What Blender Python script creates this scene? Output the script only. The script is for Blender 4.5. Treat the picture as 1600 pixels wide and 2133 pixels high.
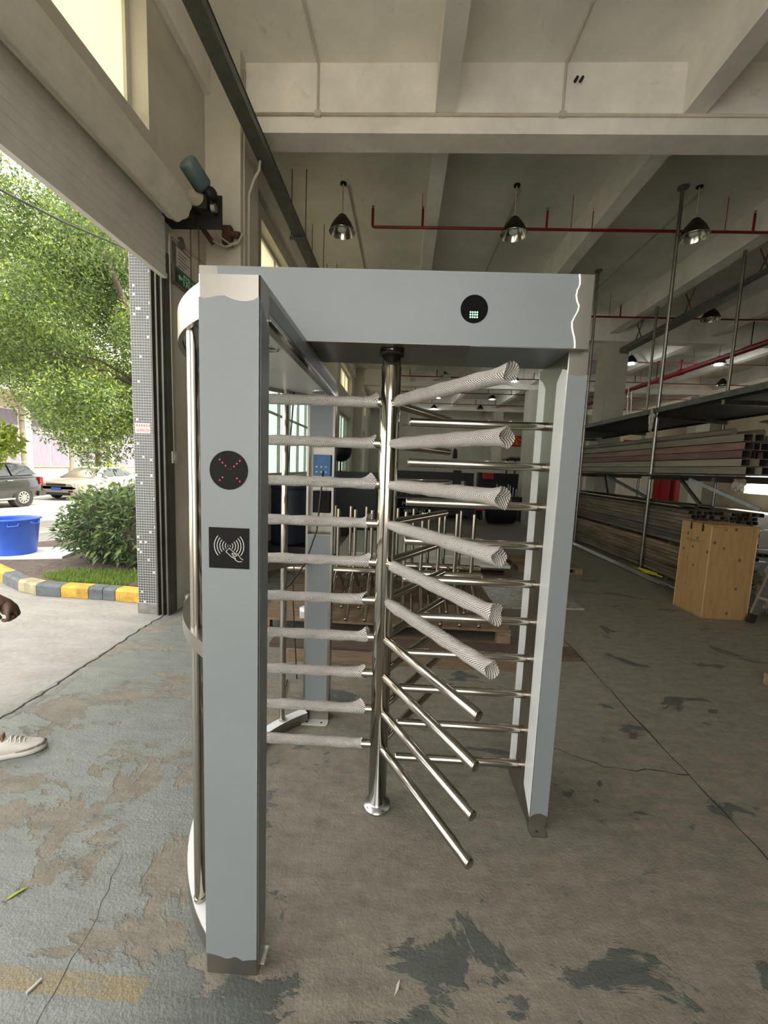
import bpy, math, random
import numpy as np
from mathutils import Matrix, Vector, Euler
for _o in list(bpy.data.objects): bpy.data.objects.remove(_o, do_unlink=True)
scene = bpy.context.scene
COL = scene.collection
R = math.radians

# ------------------------------------------------------------------ camera, world, sun, exposure
PITCH, ROLL, YAW, FPX, EYE = 0.110192, 0.0384878, -0.0405486, 840.0, 1.6
_fw = Vector((math.sin(YAW)*math.cos(PITCH), math.cos(YAW)*math.cos(PITCH), -math.sin(PITCH)))
_rt = Vector((math.cos(YAW), -math.sin(YAW), 0)); _up = _rt.cross(_fw)
_r2 = math.cos(ROLL)*_rt + math.sin(ROLL)*_up
_u2 = -math.sin(ROLL)*_rt + math.cos(ROLL)*_up
cam_data = bpy.data.cameras.new('camera')
cam_data.sensor_fit = 'HORIZONTAL'; cam_data.sensor_width = 36.0
cam_data.lens = FPX/1600*36.0
cam_data.clip_start = 0.05; cam_data.clip_end = 300
cam = bpy.data.objects.new('camera', cam_data); COL.objects.link(cam)
cam.matrix_world = Matrix(((_r2.x, _u2.x, -_fw.x, 0), (_r2.y, _u2.y, -_fw.y, 0), (_r2.z, _u2.z, -_fw.z, EYE), (0, 0, 0, 1)))
scene.camera = cam

world = bpy.data.worlds.new('hazy_sky'); scene.world = world; world.use_nodes = True
_wn = world.node_tree.nodes; _bg = _wn['Background']
_bg.inputs['Color'].default_value = (1.0, 0.985, 0.955, 1); _bg.inputs['Strength'].default_value = 2.3
sun_data = bpy.data.lights.new('sun', 'SUN'); sun_data.energy = 9.0; sun_data.angle = R(2.0); sun_data.color = (1.0, 0.94, 0.82)
sun = bpy.data.objects.new('sun', sun_data); COL.objects.link(sun)
sun.location = (10, 10, 20)
sun.rotation_euler = Vector((-0.62, -0.30, -0.80)).to_track_quat('-Z', 'Y').to_euler()
vs = scene.view_settings
vs.view_transform = 'Standard'; vs.look = 'None'; vs.gamma = 1.0; vs.use_curve_mapping = False
vs.exposure = 0.95
cy = scene.cycles
cy.max_bounces = 7; cy.diffuse_bounces = 4; cy.glossy_bounces = 4; cy.transmission_bounces = 4; cy.transparent_max_bounces = 8
cy.caustics_reflective = False; cy.caustics_refractive = False; cy.use_adaptive_sampling = True; cy.adaptive_threshold = 0.05

# ------------------------------------------------------------------ helpers
def lin(c):
    if isinstance(c, str):
        c = c.lstrip('#'); c = [int(c[i:i+2], 16)/255 for i in (0, 2, 4)]
    return tuple((x/12.92 if x <= 0.04045 else ((x+0.055)/1.055)**2.4) for x in c[:3])

class NT:
    def __init__(s, name):
        s.m = bpy.data.materials.new(name); s.m.use_nodes = True
        s.t = s.m.node_tree; s.n = s.t.nodes; s.l = s.t.links
        s.p = s.n['Principled BSDF']; s.out = s.n['Material Output']
    def add(s, typ, **kw):
        nd = s.n.new(typ)
        for k, v in kw.items():
            if k.startswith('i_'):
                key = k[2:]; key = int(key) if key.isdigit() else key.replace('_', ' ')
                nd.inputs[key].default_value = v
            else: setattr(nd, k, v)
        return nd
    def link(s, a, b): s.l.new(a, b)
    def ramp(s, src, stops):
        r = s.add('ShaderNodeValToRGB'); e = r.color_ramp.elements
        while len(e) < len(stops): e.new(0.5)
        for el, (p, c) in zip(e, stops):
            el.position = p; el.color = (*c, 1) if len(c) == 3 else c
        s.link(src, r.inputs[0]); return r
    def math(s, op, a, b=None, clamp=False):
        m = s.add('ShaderNodeMath', operation=op); m.use_clamp = clamp
        for i, x in enumerate((a, b)):
            if x is None: continue
            if isinstance(x, (int, float)): m.inputs[i].default_value = x
            else: s.link(x, m.inputs[i])
        return m.outputs[0]
    def mix(s, f, a, b):
        m = s.add('ShaderNodeMix', data_type='RGBA')
        for sock, x in ((m.inputs[0], f), (m.inputs[6], a), (m.inputs[7], b)):
            if isinstance(x, (int, float)): sock.default_value = x
            elif isinstance(x, tuple): sock.default_value = (*x[:3], 1)
            else: s.link(x, sock)
        return m.outputs[2]
    def pos(s): return s.add('ShaderNodeNewGeometry').outputs['Position']
    def noise(s, vec, scale, detail=4, rough=0.6, dist=0.0):
        nd = s.add('ShaderNodeTexNoise'); nd.inputs['Scale'].default_value = scale
        nd.inputs['Detail'].default_value = detail; nd.inputs['Roughness'].default_value = rough
        nd.inputs['Distortion'].default_value = dist
        if vec is not None: s.link(vec, nd.inputs['Vector'])
        return nd.outputs[0]
    def mapv(s, vec, scale=(1, 1, 1), loc=(0, 0, 0), rot=(0, 0, 0)):
        m = s.add('ShaderNodeMapping'); m.inputs['Scale'].default_value = scale
        m.inputs['Location'].default_value = loc; m.inputs['Rotation'].default_value = rot
        s.link(vec, m.inputs['Vector']); return m.outputs[0]
    def bump(s, h, strength=0.3, dist=0.01):
        b = s.add('ShaderNodeBump'); b.inputs['Strength'].default_value = strength; b.inputs['Distance'].default_value = dist
        s.link(h, b.inputs['Height']); s.link(b.outputs[0], s.p.inputs['Normal'])

M = {}
def mat(name, col, rough=0.5, metal=0.0, var=0.12, scale=6.0, bump=0.0, bscale=40.0, emit=0.0, coat=0.0, stretch=None, spec=0.5, orand=0.0):
    if name in M: return M[name]
    t = NT(name); c = lin(col) if isinstance(col, str) else col
    p = t.p; p.inputs['Roughness'].default_value = rough; p.inputs['Metallic'].default_value = metal
    p.inputs['Specular IOR Level'].default_value = spec
    if coat: p.inputs['Coat Weight'].default_value = coat; p.inputs['Coat Roughness'].default_value = 0.05
    v = t.pos()
    if stretch: v = t.mapv(v, scale=stretch)
    n = t.noise(v, scale, 5)
    a = tuple(x*(1-var*1.4) for x in c); b = tuple(min(1, x*(1+var*1.2)) for x in c)
    r = t.ramp(n, [(0.3, a), (0.7, b)]); co = r.outputs[0]
    if orand:
        oi = t.add('ShaderNodeObjectInfo'); k = t.ramp(oi.outputs['Random'], [(0.0, (1-orand,)*3), (1.0, (1+orand*0.6, 1+orand*0.5, 1+orand*0.4))])
        mm = t.add('ShaderNodeMix', data_type='RGBA', blend_type='MULTIPLY'); mm.inputs[0].default_value = 1.0; t.link(co, mm.inputs[6]); t.link(k.outputs[0], mm.inputs[7]); co = mm.outputs[2]
    if name.startswith('plaster'):
        d1 = t.ramp(t.noise(v, 3.2, 9, 0.72, 0.8), [(0.60, (0, 0, 0)), (0.74, (1, 1, 1))]); d2 = t.ramp(t.noise(v, 26, 4, 0.6), [(0.70, (0, 0, 0)), (0.76, (1, 1, 1))])
        co = t.mix(t.math('MULTIPLY', d1.outputs[0], 0.35), co, lin('#8c8473')); co = t.mix(t.math('MULTIPLY', d2.outputs[0], 0.25), co, lin('#6b6456'))
    t.link(co, p.inputs['Base Color'])
    if emit:
        p.inputs['Emission Color'].default_value = (*c, 1); p.inputs['Emission Strength'].default_value = emit
    if bump:
        t.bump(t.noise(v, bscale, 4), bump, 0.01)
    M[name] = t.m; return t.m

class MB:
    """collects faces; build() makes one mesh object with its origin at its base"""
    def __init__(s, xf=None): s.v = []; s.f = []; s.sm = []; s.xf = xf; s.mi = []; s.cur = 0
    def vert(s, p):
        s.v.append(tuple(p)); return len(s.v)-1
    def face(s, idx, smooth=False): s.f.append(tuple(idx)); s.sm.append(smooth); s.mi.append(s.cur)
    def poly(s, pts, smooth=False): s.face([s.vert(p) for p in pts], smooth); return s
    def box(s, x0, x1, y0, y1, z0, z1, rz=0.0, c=None):
        if x0 > x1: x0, x1 = x1, x0
        if y0 > y1: y0, y1 = y1, y0
        if z0 > z1: z0, z1 = z1, z0
        ps = [(x, y, z) for z in (z0, z1) for x, y in ((x0, y0), (x1, y0), (x1, y1), (x0, y1))]
        if rz:
            cx, cy = c or ((x0+x1)/2, (y0+y1)/2); cs, sn = math.cos(rz), math.sin(rz)
            ps = [(cx+(x-cx)*cs-(y-cy)*sn, cy+(x-cx)*sn+(y-cy)*cs, z) for x, y, z in ps]
        b = len(s.v); s.v += ps
        for q in ((3, 2, 1, 0), (4, 5, 6, 7), (0, 1, 5, 4), (1, 2, 6, 5), (2, 3, 7, 6), (3, 0, 4, 7)):
            s.face([b+i for i in q])
        return s
    def bar(s, p0, p1, w, h, up=(0, 0, 1)):
        p0 = Vector(p0); p1 = Vector(p1); d = (p1-p0).normalized(); u = Vector(up)
        if abs(d.dot(u)) > 0.98: u = Vector((0, 1, 0))
        sd = d.cross(u).normalized(); u = sd.cross(d)
        ps = []
        for p in (p0, p1):
            for a, b in ((-1, -1), (1, -1), (1, 1), (-1, 1)): ps.append(p+sd*(a*w/2)+u*(b*h/2))
        b = len(s.v); s.v += [tuple(p) for p in ps]
        for q in ((3, 2, 1, 0), (4, 5, 6, 7), (0, 1, 5, 4), (1, 2, 6, 5), (2, 3, 7, 6), (3, 0, 4, 7)): s.face([b+i for i in q])
        return s
    def cyl(s, p0, p1, r0, r1=None, n=16, caps=True):
        r1 = r0 if r1 is None else r1
        p0 = Vector(p0); p1 = Vector(p1); d = (p1-p0).normalized()
        u = Vector((0, 0, 1)) if abs(d.z) < 0.95 else Vector((1, 0, 0))
        a = d.cross(u).normalized(); b = d.cross(a)
        k = len(s.v)
        for p, r in ((p0, r0), (p1, r1)):
            for i in range(n):
                t = 2*math.pi*i/n; s.v.append(tuple(p+a*(r*math.cos(t))+b*(r*math.sin(t))))
        for i in range(n): s.face((k+i, k+(i+1) % n, k+n+(i+1) % n, k+n+i)[::-1], True)
        if caps:
            for p, r, rev in ((p0, r0, False), (p1, r1, True)):
                if r <= 1e-5: continue
                idx = [s.vert(p+a*(r*math.cos(2*math.pi*i/n))+b*(r*math.sin(2*math.pi*i/n))) for i in range(n)]
                s.face(idx[::-1] if rev else idx)
        return s
    def lathe(s, prof, c=(0, 0, 0), n=24, axis=(0, 0, 1), closed=False):
        c = Vector(c); d = Vector(axis).normalized(); u = Vector((0, 0, 1)) if abs(d.z) < 0.95 else Vector((1, 0, 0))
        a = d.cross(u).normalized(); b = d.cross(a); k = len(s.v)
        for r, h in prof:
            for i in range(n):
                t = 2*math.pi*i/n; s.v.append(tuple(c+d*h+a*(r*math.cos(t))+b*(r*math.sin(t))))
        for j in range(len(prof)-1):
            for i in range(n):
                s.face((k+j*n+i, k+j*n+(i+1) % n, k+(j+1)*n+(i+1) % n, k+(j+1)*n+i)[::-1], True)
        return s
    def path(s, pts, r, n=8, caps=True):
        pts = [Vector(p) for p in pts]; k = len(s.v); m = len(pts); pa = None
        for j, p in enumerate(pts):
            d = (pts[min(j+1, m-1)]-pts[max(j-1, 0)]).normalized()
            if pa is None:
                u = Vector((0, 0, 1)) if abs(d.z) < 0.9 else Vector((1, 0, 0)); a = d.cross(u).normalized()
            else:
                a = (pa-d*pa.dot(d)).normalized()
            pa = a; b = d.cross(a); rr = r[j] if isinstance(r, (list, tuple)) else r
            for i in range(n):
                t = 2*math.pi*i/n; s.v.append(tuple(p+a*(rr*math.cos(t))+b*(rr*math.sin(t))))
        for j in range(m-1):
            for i in range(n): s.face((k+j*n+i, k+j*n+(i+1) % n, k+(j+1)*n+(i+1) % n, k+(j+1)*n+i), True)
        if caps:
            s.face([k+i for i in range(n)][::-1]); s.face([k+(m-1)*n+i for i in range(n)])
        return s
    def prism(s, pts, d):
        """closed polygon extruded by vector d"""
        d = Vector(d); n = len(pts); A = [Vector(p) for p in pts]; B = [p+d for p in A]
        nrm = Vector((0, 0, 0))
        for i in range(n): nrm += A[i].cross(A[(i+1) % n])
        if nrm.dot(d) > 0: A = A[::-1]; B = B[::-1]
        s.poly(A); s.poly(B[::-1])
        for i in range(n): s.poly((A[i], B[i], B[(i+1) % n], A[(i+1) % n]))
        return s
    def build(s, name, m, parent=None, label=None, cat=None, group=None, kind=None, origin=None):
        P = np.array(s.v, dtype=float)
        if s.xf is not None:
            X = np.array(s.xf); P = P @ X[:3, :3].T + X[:3, 3]
        lo, hi = P.min(0), P.max(0)
        og = Vector(origin) if origin is not None else Vector(((lo[0]+hi[0])/2, (lo[1]+hi[1])/2, lo[2]))
        P = P - np.array(og)
        me = bpy.data.meshes.new(name); me.from_pydata(P.tolist(), [], s.f)
        me.polygons.foreach_set('use_smooth', s.sm)
        ms = m if isinstance(m, (list, tuple)) else [m]
        for x in ms: me.materials.append(M[x] if isinstance(x, str) else x)
        if len(ms) > 1: me.polygons.foreach_set('material_index', s.mi)
        me.update()
        return place(bpy.data.objects.new(name, me), og, parent, label, cat, group, kind)

WO = {}
def place(o, og, parent=None, label=None, cat=None, group=None, kind=None):
    COL.objects.link(o); og = Vector(og)
    if parent is not None:
        o.parent = parent; o.location = og - WO[parent.name]
    else: o.location = og
    WO[o.name] = og
    if label: o['label'] = label
    if cat: o['category'] = cat
    if group: o['group'] = group
    if kind: o['kind'] = kind
    return o
def thing(name, loc, label, cat, group=None, kind=None):
    e = bpy.data.objects.new(name, None); e.empty_display_size = 0.1
    return place(e, loc, None, label, cat, group, kind)
def dup(root, loc, label=None, group=None):
    def cp(o, par):
        c = o.copy(); COL.objects.link(c)
        if par is not None: c.parent = par
        for ch in list(o.children): cp(ch, c)
        return c
    c = cp(root, None); c.location = Vector(loc); WO[c.name] = Vector(loc)
    if label: c['label'] = label
    if group: c['group'] = group
    return c
def arc(c, r, a0, a1, n): return [(c[0]+r*math.cos(a0+(a1-a0)*i/n), c[1]+r*math.sin(a0+(a1-a0)*i/n)) for i in range(n+1)]
def text_obj(name, body, m, size, mtx, parent=None, ext=0.001, align='CENTER', sx=1.0):
    cu = bpy.data.curves.new(name, 'FONT'); cu.body = body; cu.size = size; cu.extrude = ext; cu.align_x = align; cu.align_y = 'CENTER'
    o = bpy.data.objects.new(name, cu); COL.objects.link(o)
    dg = bpy.context.evaluated_depsgraph_get(); me = bpy.data.meshes.new_from_object(o.evaluated_get(dg))
    COL.objects.unlink(o); bpy.data.objects.remove(o)
    X = np.array(mtx @ Matrix.Diagonal((sx, 1, 1, 1)))
    mb = MB(); P = np.empty(len(me.vertices)*3); me.vertices.foreach_get('co', P); P = P.reshape(-1, 3)
    mb.v = [tuple(p) for p in (P @ X[:3, :3].T + X[:3, 3])]
    for po in me.polygons: mb.face(list(po.vertices))
    bpy.data.meshes.remove(me)
    return mb.build(name, m, parent)
def frame(o, right, up):
    """matrix placing text: local x along right, local y along up"""
    r = Vector(right).normalized(); u = Vector(up).normalized(); n = r.cross(u)
    return Matrix(((r.x, u.x, n.x, o[0]), (r.y, u.y, n.y, o[1]), (r.z, u.z, n.z, o[2]), (0, 0, 0, 1)))

# ------------------------------------------------------------------ materials
mat('steel', (0.46, 0.43, 0.375), 0.12, 1.0, 0.05, 3.0)
mat('steel_brushed', (0.36, 0.34, 0.305), 0.33, 1.0, 0.06, 8.0, stretch=(1, 1, 0.1))
mat('steel_dull', (0.33, 0.31, 0.28), 0.38, 1.0, 0.12, 10.0)
mat('zinc', (0.55, 0.57, 0.58), 0.28, 1.0, 0.15, 20.0)
mat('film', '#7c8283', 0.42, 0.0, 0.03, 3.0, 0.05, 60.0)
mat('film_pale_lit', '#e6e9e7', 0.35, 0.0, 0.03, 3.0)  # paler film: door light on the column's inner strips is in this colour
mat('film_edge', '#eceded', 0.5)
mat('black_plastic', '#12110f', 0.6, 0, 0.05, spec=0.15)
mat('black_glass', '#020202', 0.6, 0, 0.02, spec=0.1)
mat('white_print', '#c9c9c2', 0.6, 0, 0.02)
mat('red_led', '#d8485a', 0.3, emit=0.35); mat('green_led', '#8dffb0', 0.3, emit=5.0)
mat('plaster', '#efebe2', 0.9, 0, 0.10, 1.6, 0.12, 25.0)
mat('plaster_wall', '#c9c4b5', 0.9, 0, 0.10, 1.1, 0.12, 25.0)
mat('plaster_ceiling', '#eeebe2', 0.92, 0, 0.11, 0.9, 0.10, 25.0)
mat('galvanised', '#6f7470', 0.45, 0.8, 0.18, 12.0)
mat('galvanised_dark', '#64665f', 0.5, 0.4, 0.15, 10.0)
mat('pvc_white', '#c9c2b0', 0.55, 0, 0.08)
mat('red_pipe', '#7d1416', 0.45, 0, 0.12)
mat('rust', '#5c3f30', 0.85, 0, 0.3, 14.0, 0.3)
mat('black_iron', '#26231f', 0.6, 0.4, 0.2, 12.0)
mat('dark_rubber', '#1d1c1a', 0.85)
mat('shutter', '#d6d3c9', 0.5, 0.0, 0.08, 5.0)
mat('shutter_roll', '#d8d2c0', 0.5, 0.0, 0.08, 5.0)
mat('rail_dark', '#57544b', 0.55, 0.5, 0.15)
mat('motor_green', '#566869', 0.5, 0.2, 0.15)
mat('aluminium', '#b4b4ae', 0.38, 0.9, 0.08)
mat('alu_frame', '#d2d2c6', 0.45, 0.3, 0.05)
mat('wood_pallet', '#7c6a53', 0.85, 0, 0.25, 9.0, 0.2, 40.0, stretch=(1, 6, 6), orand=0.4)
mat('wood_dark', '#54463a', 0.85, 0, 0.25, 9.0, 0.2, 40.0, stretch=(1, 6, 6))
mat('kraft', '#796a56', 0.8, 0, 0.4, 5.0, stretch=(3, 0.3, 3), orand=0.4)
mat('kraft_grey', '#665f54', 0.75, 0, 0.4, 5.0, stretch=(3, 0.3, 3), orand=0.4)
mat('profile_wrap', '#7d786c', 0.5, 0.0, 0.2, 5.0, stretch=(4, 0.3, 4), orand=0.4)
mat('profile_red', '#7b605a', 0.5, 0.0, 0.3, 5.0, stretch=(4, 0.4, 4), orand=0.4)
mat('clear_wrap', '#9d968a', 0.25, 0.0, 0.25, 20.0, 0.6, 30.0)
mat('white_panel', '#c9c8c0', 0.4, 0, 0.05)
mat('blue_paint', '#1f5fa8', 0.4, 0, 0.08); mat('blue_board', '#1f5a86', 0.4, 0, 0.15, 60.0)
mat('navy', '#1f2838', 0.5, 0, 0.1)
mat('machine_black', '#17171a', 0.45, 0.2, 0.1); mat('machine_red', '#a5161a', 0.4, 0, 0.08)
mat('banner_red', '#b3201c', 0.7, 0, 0.06); mat('banner_yellow', '#d9a53a', 0.7)
mat('sign_green', '#1e3c2b', 0.35); mat('sign_glow', '#7fb894', 0.5, emit=0.10); mat('sign_grey', '#6b675e', 0.5)
mat('paper_white', '#c8c3bb', 0.8, 0, 0.08, 30.0)
mat('bucket_blue', '#2f5fd0', 0.38, 0, 0.06)
mat('board_white', '#d8d9d4', 0.6, 0, 0.06)
mat('kerb_yellow', '#bd963f', 0.85, 0, 0.28, 9.0, 0.3); mat('kerb_grey', '#5f6466', 0.9, 0, 0.2, 9.0, 0.3); mat('kerb_faded', '#9a9173', 0.9, 0, 0.25, 9.0, 0.3)
mat('yard_bounce', '#cfcabf', 0.9, 0, 0.08, 2.0); mat('soil', '#5d5148', 0.95, 0, 0.3, 14.0, 0.6, 30.0)
mat('asphalt', '#a09c93', 0.95, 0, 0.12, 5.0, 0.2)
mat('bark', '#4b4034', 0.95, 0, 0.25, 12.0, 0.6)
mat('tyre', '#2b2a28', 0.85); mat('car_dark', '#2d2e2c', 0.22, 0.3, 0.05, coat=0.6); mat('car_silver', '#8d867a', 0.25, 0.35, 0.04, coat=0.6)
mat('car_glass', '#2a2f2e', 0.08, 0, 0.1, spec=0.8); mat('tail_light', '#a3262a', 0.2); mat('lamp_glass', '#dcdcd8', 0.1, 0.4); mat('plate_blue', '#2a49a8', 0.4)
mat('chrome', (0.8, 0.8, 0.8), 0.1, 1.0, 0.02)
mat('facade', '#b3a991', 0.9, 0, 0.08, 2.0); mat('facade_trim', '#c9c2b0', 0.85); mat('curtain_purple', '#736a76', 0.8, 0, 0.2, 6.0, stretch=(8, 8, 0.3))
mat('skin', '#5f4638', 0.55, 0, 0.1, 20.0); mat('trouser', '#2c2f38', 0.9); mat('shirt', '#6d7378', 0.9)
mat('shoe_white', '#d3cfc4', 0.7, 0, 0.06, 20.0); mat('shoe_grey', '#7d786c', 0.8); mat('shoe_sole', '#c3c0b4', 0.7, 0, 0.06); mat('lace', '#e4e1d8', 0.8); mat('tongue_brown', '#8f735a', 0.85)
mat('carton_white', '#d4d9da', 0.6, 0, 0.05); mat('carton_teal', '#3fa486', 0.6); mat('bottle_plastic', '#8e897c', 0.45, 0, 0.1, 15.0)
mat('yellow_strap', '#c9c03a', 0.6); mat('leaf_fallen', '#98a03a', 0.6)
mat('fan_white', '#cfccc4', 0.4); mat('bulb', '#f2f0e8', 0.25); mat('lamp_shade', '#3a352c', 0.4, 0.6, 0.1); mat('reflector', (0.7, 0.68, 0.62), 0.16, 1.0, 0.05)
mat('lamp_on', '#f4faff', 0.4, emit=30.0)
mat('edge_ply', '#c2a274', 0.7); mat('ink', '#4a3a22', 0.8); mat('crack_dark', '#2a2521', 1.0, 0, 0.2); mat('joint_dark', '#35302a', 1.0, 0, 0.3, 20.0)
mat('cable_black', '#1b1a18', 0.5)
mat('mortar', '#b9b7b0', 0.9, 0, 0.05); mat('tile_grey', '#484c4d', 0.3, 0, 0.12, 25.0); mat('tile_white', '#c4c4be', 0.3)
mat('sticker_red', '#c23a56', 0.6)
mat('cement_base', '#807c75', 0.95, 0, 0.2, 15.0, 0.3)

def leafmat(name, a, b, rough=0.5):
    t = NT(name); info = t.add('ShaderNodeNewGeometry')
    r = t.ramp(info.outputs['Random Per Island'], [(0.0, lin(a)), (1.0, lin(b))])
    t.link(r.outputs[0], t.p.inputs['Base Color']); t.p.inputs['Roughness'].default_value = rough
    tr = t.add('ShaderNodeBsdfTranslucent'); t.link(r.outputs[0], tr.inputs[0])
    mx = t.add('ShaderNodeMixShader'); mx.inputs[0].default_value = 0.35
    t.link(t.p.outputs[0], mx.inputs[1]); t.link(tr.outputs[0], mx.inputs[2]); t.link(mx.outputs[0], t.out.inputs[0])
    M[name] = t.m
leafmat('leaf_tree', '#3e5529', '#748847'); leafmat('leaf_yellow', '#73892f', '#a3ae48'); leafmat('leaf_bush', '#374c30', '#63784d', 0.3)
leafmat('leaf_bush_light', '#587542', '#86995c', 0.3); leafmat('grass', '#5d7a32', '#8fa64e', 0.7)

# frosted window pane, clear pane
t = NT('frosted_glass'); t.p.inputs['Base Color'].default_value = (*lin('#e4e0cc'), 1); t.p.inputs['Roughness'].default_value = 0.6
tr = t.add('ShaderNodeBsdfTranslucent'); tr.inputs[0].default_value = (*lin('#f2ecd8'), 1); mx = t.add('ShaderNodeMixShader'); mx.inputs[0].default_value = 0.75
t.link(t.p.outputs[0], mx.inputs[1]); t.link(tr.outputs[0], mx.inputs[2]); t.link(mx.outputs[0], t.out.inputs[0]); M['frosted_glass'] = t.m
t = NT('clear_glass'); gl = t.add('ShaderNodeBsdfGlossy'); gl.inputs['Roughness'].default_value = 0.03; tp = t.add('ShaderNodeBsdfTransparent'); tp.inputs[0].default_value = (0.50, 0.56, 0.52, 1)
mx = t.add('ShaderNodeMixShader'); mx.inputs[0].default_value = 0.10
t.link(tp.outputs[0], mx.inputs[1]); t.link(gl.outputs[0], mx.inputs[2]); t.link(mx.outputs[0], t.out.inputs[0]); M['clear_glass'] = t.m

# braided plastic sleeve: net pattern on a thin translucent tube (uv: u around, v along in metres)
t = NT('net_sleeve'); uv = t.add('ShaderNodeUVMap').outputs[0]; sp = t.add('ShaderNodeSeparateXYZ'); t.link(uv, sp.inputs[0])
U, V = sp.outputs[0], sp.outputs[1]
fold = t.math('ABSOLUTE', t.math('SUBTRACT', t.math('FRACT', t.math('MULTIPLY', U, 2.0)), 0.5))
a1 = t.math('SINE', t.math('ADD', t.math('MULTIPLY', fold, 2*math.pi*11), t.math('MULTIPLY', V, 2*math.pi*100)))
a2 = t.math('SINE', t.math('SUBTRACT', t.math('MULTIPLY', fold, 2*math.pi*14), t.math('MULTIPLY', V, 2*math.pi*26)))
h = t.math('ADD', t.math('MULTIPLY', a1, 0.75), t.math('MULTIPLY', a2, 0.25)); hh = t.math('MULTIPLY_ADD', h, 0.5); t.n[-1].inputs[2].default_value = 0.5
colr = t.ramp(hh, [(0.25, lin('#85807a')), (0.75, lin('#d6d1cb'))])
t.link(colr.outputs[0], t.p.inputs['Base Color']); t.p.inputs['Roughness'].default_value = 0.2; t.p.inputs['Specular IOR Level'].default_value = 0.9
t.bump(hh, 0.8, 0.003)
tp = t.add('ShaderNodeBsdfTransparent'); mx = t.add('ShaderNodeMixShader')
alp = t.ramp(hh, [(0.25, (0.62,)*3), (0.7, (0.97,)*3)])
t.link(alp.outputs[0], mx.inputs[0]); t.link(tp.outputs[0], mx.inputs[1]); t.link(t.p.outputs[0], mx.inputs[2]); t.link(mx.outputs[0], t.out.inputs[0]); M['net_sleeve'] = t.m

# worn workshop floor: grey-green paint peeled off in patches over bare concrete, one ochre line
t = NT('workshop_floor'); P = t.pos(); sp = t.add('ShaderNodeSeparateXYZ'); t.link(P, sp.inputs[0]); X, Y = sp.outputs[0], sp.outputs[1]
n1 = t.noise(t.mapv(P, rot=(0, 0, 0.6), scale=(1.0, 1.5, 1.0)), 2.1, 9, 0.64, 0.5); n2 = t.noise(P, 22, 6, 0.7); n3 = t.noise(t.mapv(P, scale=(1.0, 3.0, 1)), 6, 6, 0.65); n4 = t.noise(P, 90, 3)
gx = t.ramp(X, [(0.0, (0, 0, 0)), (1.0, (1, 1, 1))])
g = t.add('ShaderNodeMapRange'); g.inputs[1].default_value = -1.25; g.inputs[2].default_value = -0.15; g.inputs[3].default_value = 0.065; g.inputs[4].default_value = -0.085
t.link(X, g.inputs[0])
gy = t.add('ShaderNodeMapRange'); gy.inputs[1].default_value = 0.8; gy.inputs[2].default_value = 1.3; gy.inputs[3].default_value = 0.145; gy.inputs[4].default_value = 0.0
t.link(Y, gy.inputs[0])
msum = t.math('ADD', t.math('ADD', n1, g.outputs[0]), gy.outputs[0])
mask = t.ramp(msum, [(0.515, (0, 0, 0)), (0.53, (1, 1, 1))])
paint = t.ramp(n3, [(0.25, lin('#6c706b')), (0.75, lin('#878a84'))])
bare0 = t.ramp(n2, [(0.25, lin('#656055')), (0.75, lin('#938d7f'))])
dirt = t.ramp(n3, [(0.30, lin('#59544a')), (0.62, lin('#857f71'))])
bare = t.mix(0.5, bare0.outputs[0], dirt.outputs[0])
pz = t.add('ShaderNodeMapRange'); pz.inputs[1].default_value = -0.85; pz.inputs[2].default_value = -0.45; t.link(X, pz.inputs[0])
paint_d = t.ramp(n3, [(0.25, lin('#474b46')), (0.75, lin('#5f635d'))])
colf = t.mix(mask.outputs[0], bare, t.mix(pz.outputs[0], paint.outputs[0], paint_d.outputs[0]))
def rng(v, a, b): return t.math('MULTIPLY', t.math('GREATER_THAN', v, a), t.math('LESS_THAN', v, b))
yl = t.math('MULTIPLY', t.math('MULTIPLY', rng(X, -1.6, -0.71), rng(Y, 0.995, 1.052)), t.ramp(n3, [(0.3, (0.25,)*3), (0.5, (0.9,)*3)]).outputs[0])
colf = t.mix(yl, colf, lin('#85785a'))
spk = t.ramp(t.noise(P, 70, 3, 0.6), [(0.62, (0, 0, 0)), (0.70, (1, 1, 1))])
colf = t.mix(t.math('MULTIPLY', spk.outputs[0], 0.45), colf, lin('#3f3a33'))
scr = t.ramp(t.noise(t.mapv(P, scale=(1.2, 30, 1), rot=(0, 0, 0.5)), 2.0, 3), [(0.68, (0, 0, 0)), (0.72, (1, 1, 1))])
colf = t.mix(t.math('MULTIPLY', scr.outputs[0], 0.25), colf, lin('#b9b2a4'))
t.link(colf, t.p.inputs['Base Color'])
t.link(t.ramp(mask.outputs[0], [(0, (0.72,)*3), (1, (0.36,)*3)]).outputs[0], t.p.inputs['Roughness'])
t.bump(t.math('ADD', t.math('MULTIPLY', mask.outputs[0], 1.0), t.math('MULTIPLY', t.math('ADD', n2, n4), 0.6)), 0.6, 0.008); M['workshop_floor'] = t.m
# apron concrete outside
t = NT('apron_concrete'); P = t.pos(); n1 = t.noise(t.mapv(P, scale=(1, 2.2, 1), rot=(0, 0, 0.25)), 2.2, 7, 0.65); n2 = t.noise(P, 25, 5, 0.7)
c1 = t.ramp(n1, [(0.3, lin('#7e7a73')), (0.7, lin('#a09d96'))]); c2 = t.ramp(n2, [(0.3, lin('#726e67')), (0.7, lin('#a5a29c'))])
t.link(t.mix(0.35, c1.outputs[0], c2.outputs[0]), t.p.inputs['Base Color']); t.p.inputs['Roughness'].default_value = 0.85; t.bump(n1, 0.4, 0.01); M['apron_concrete'] = t.m
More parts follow.
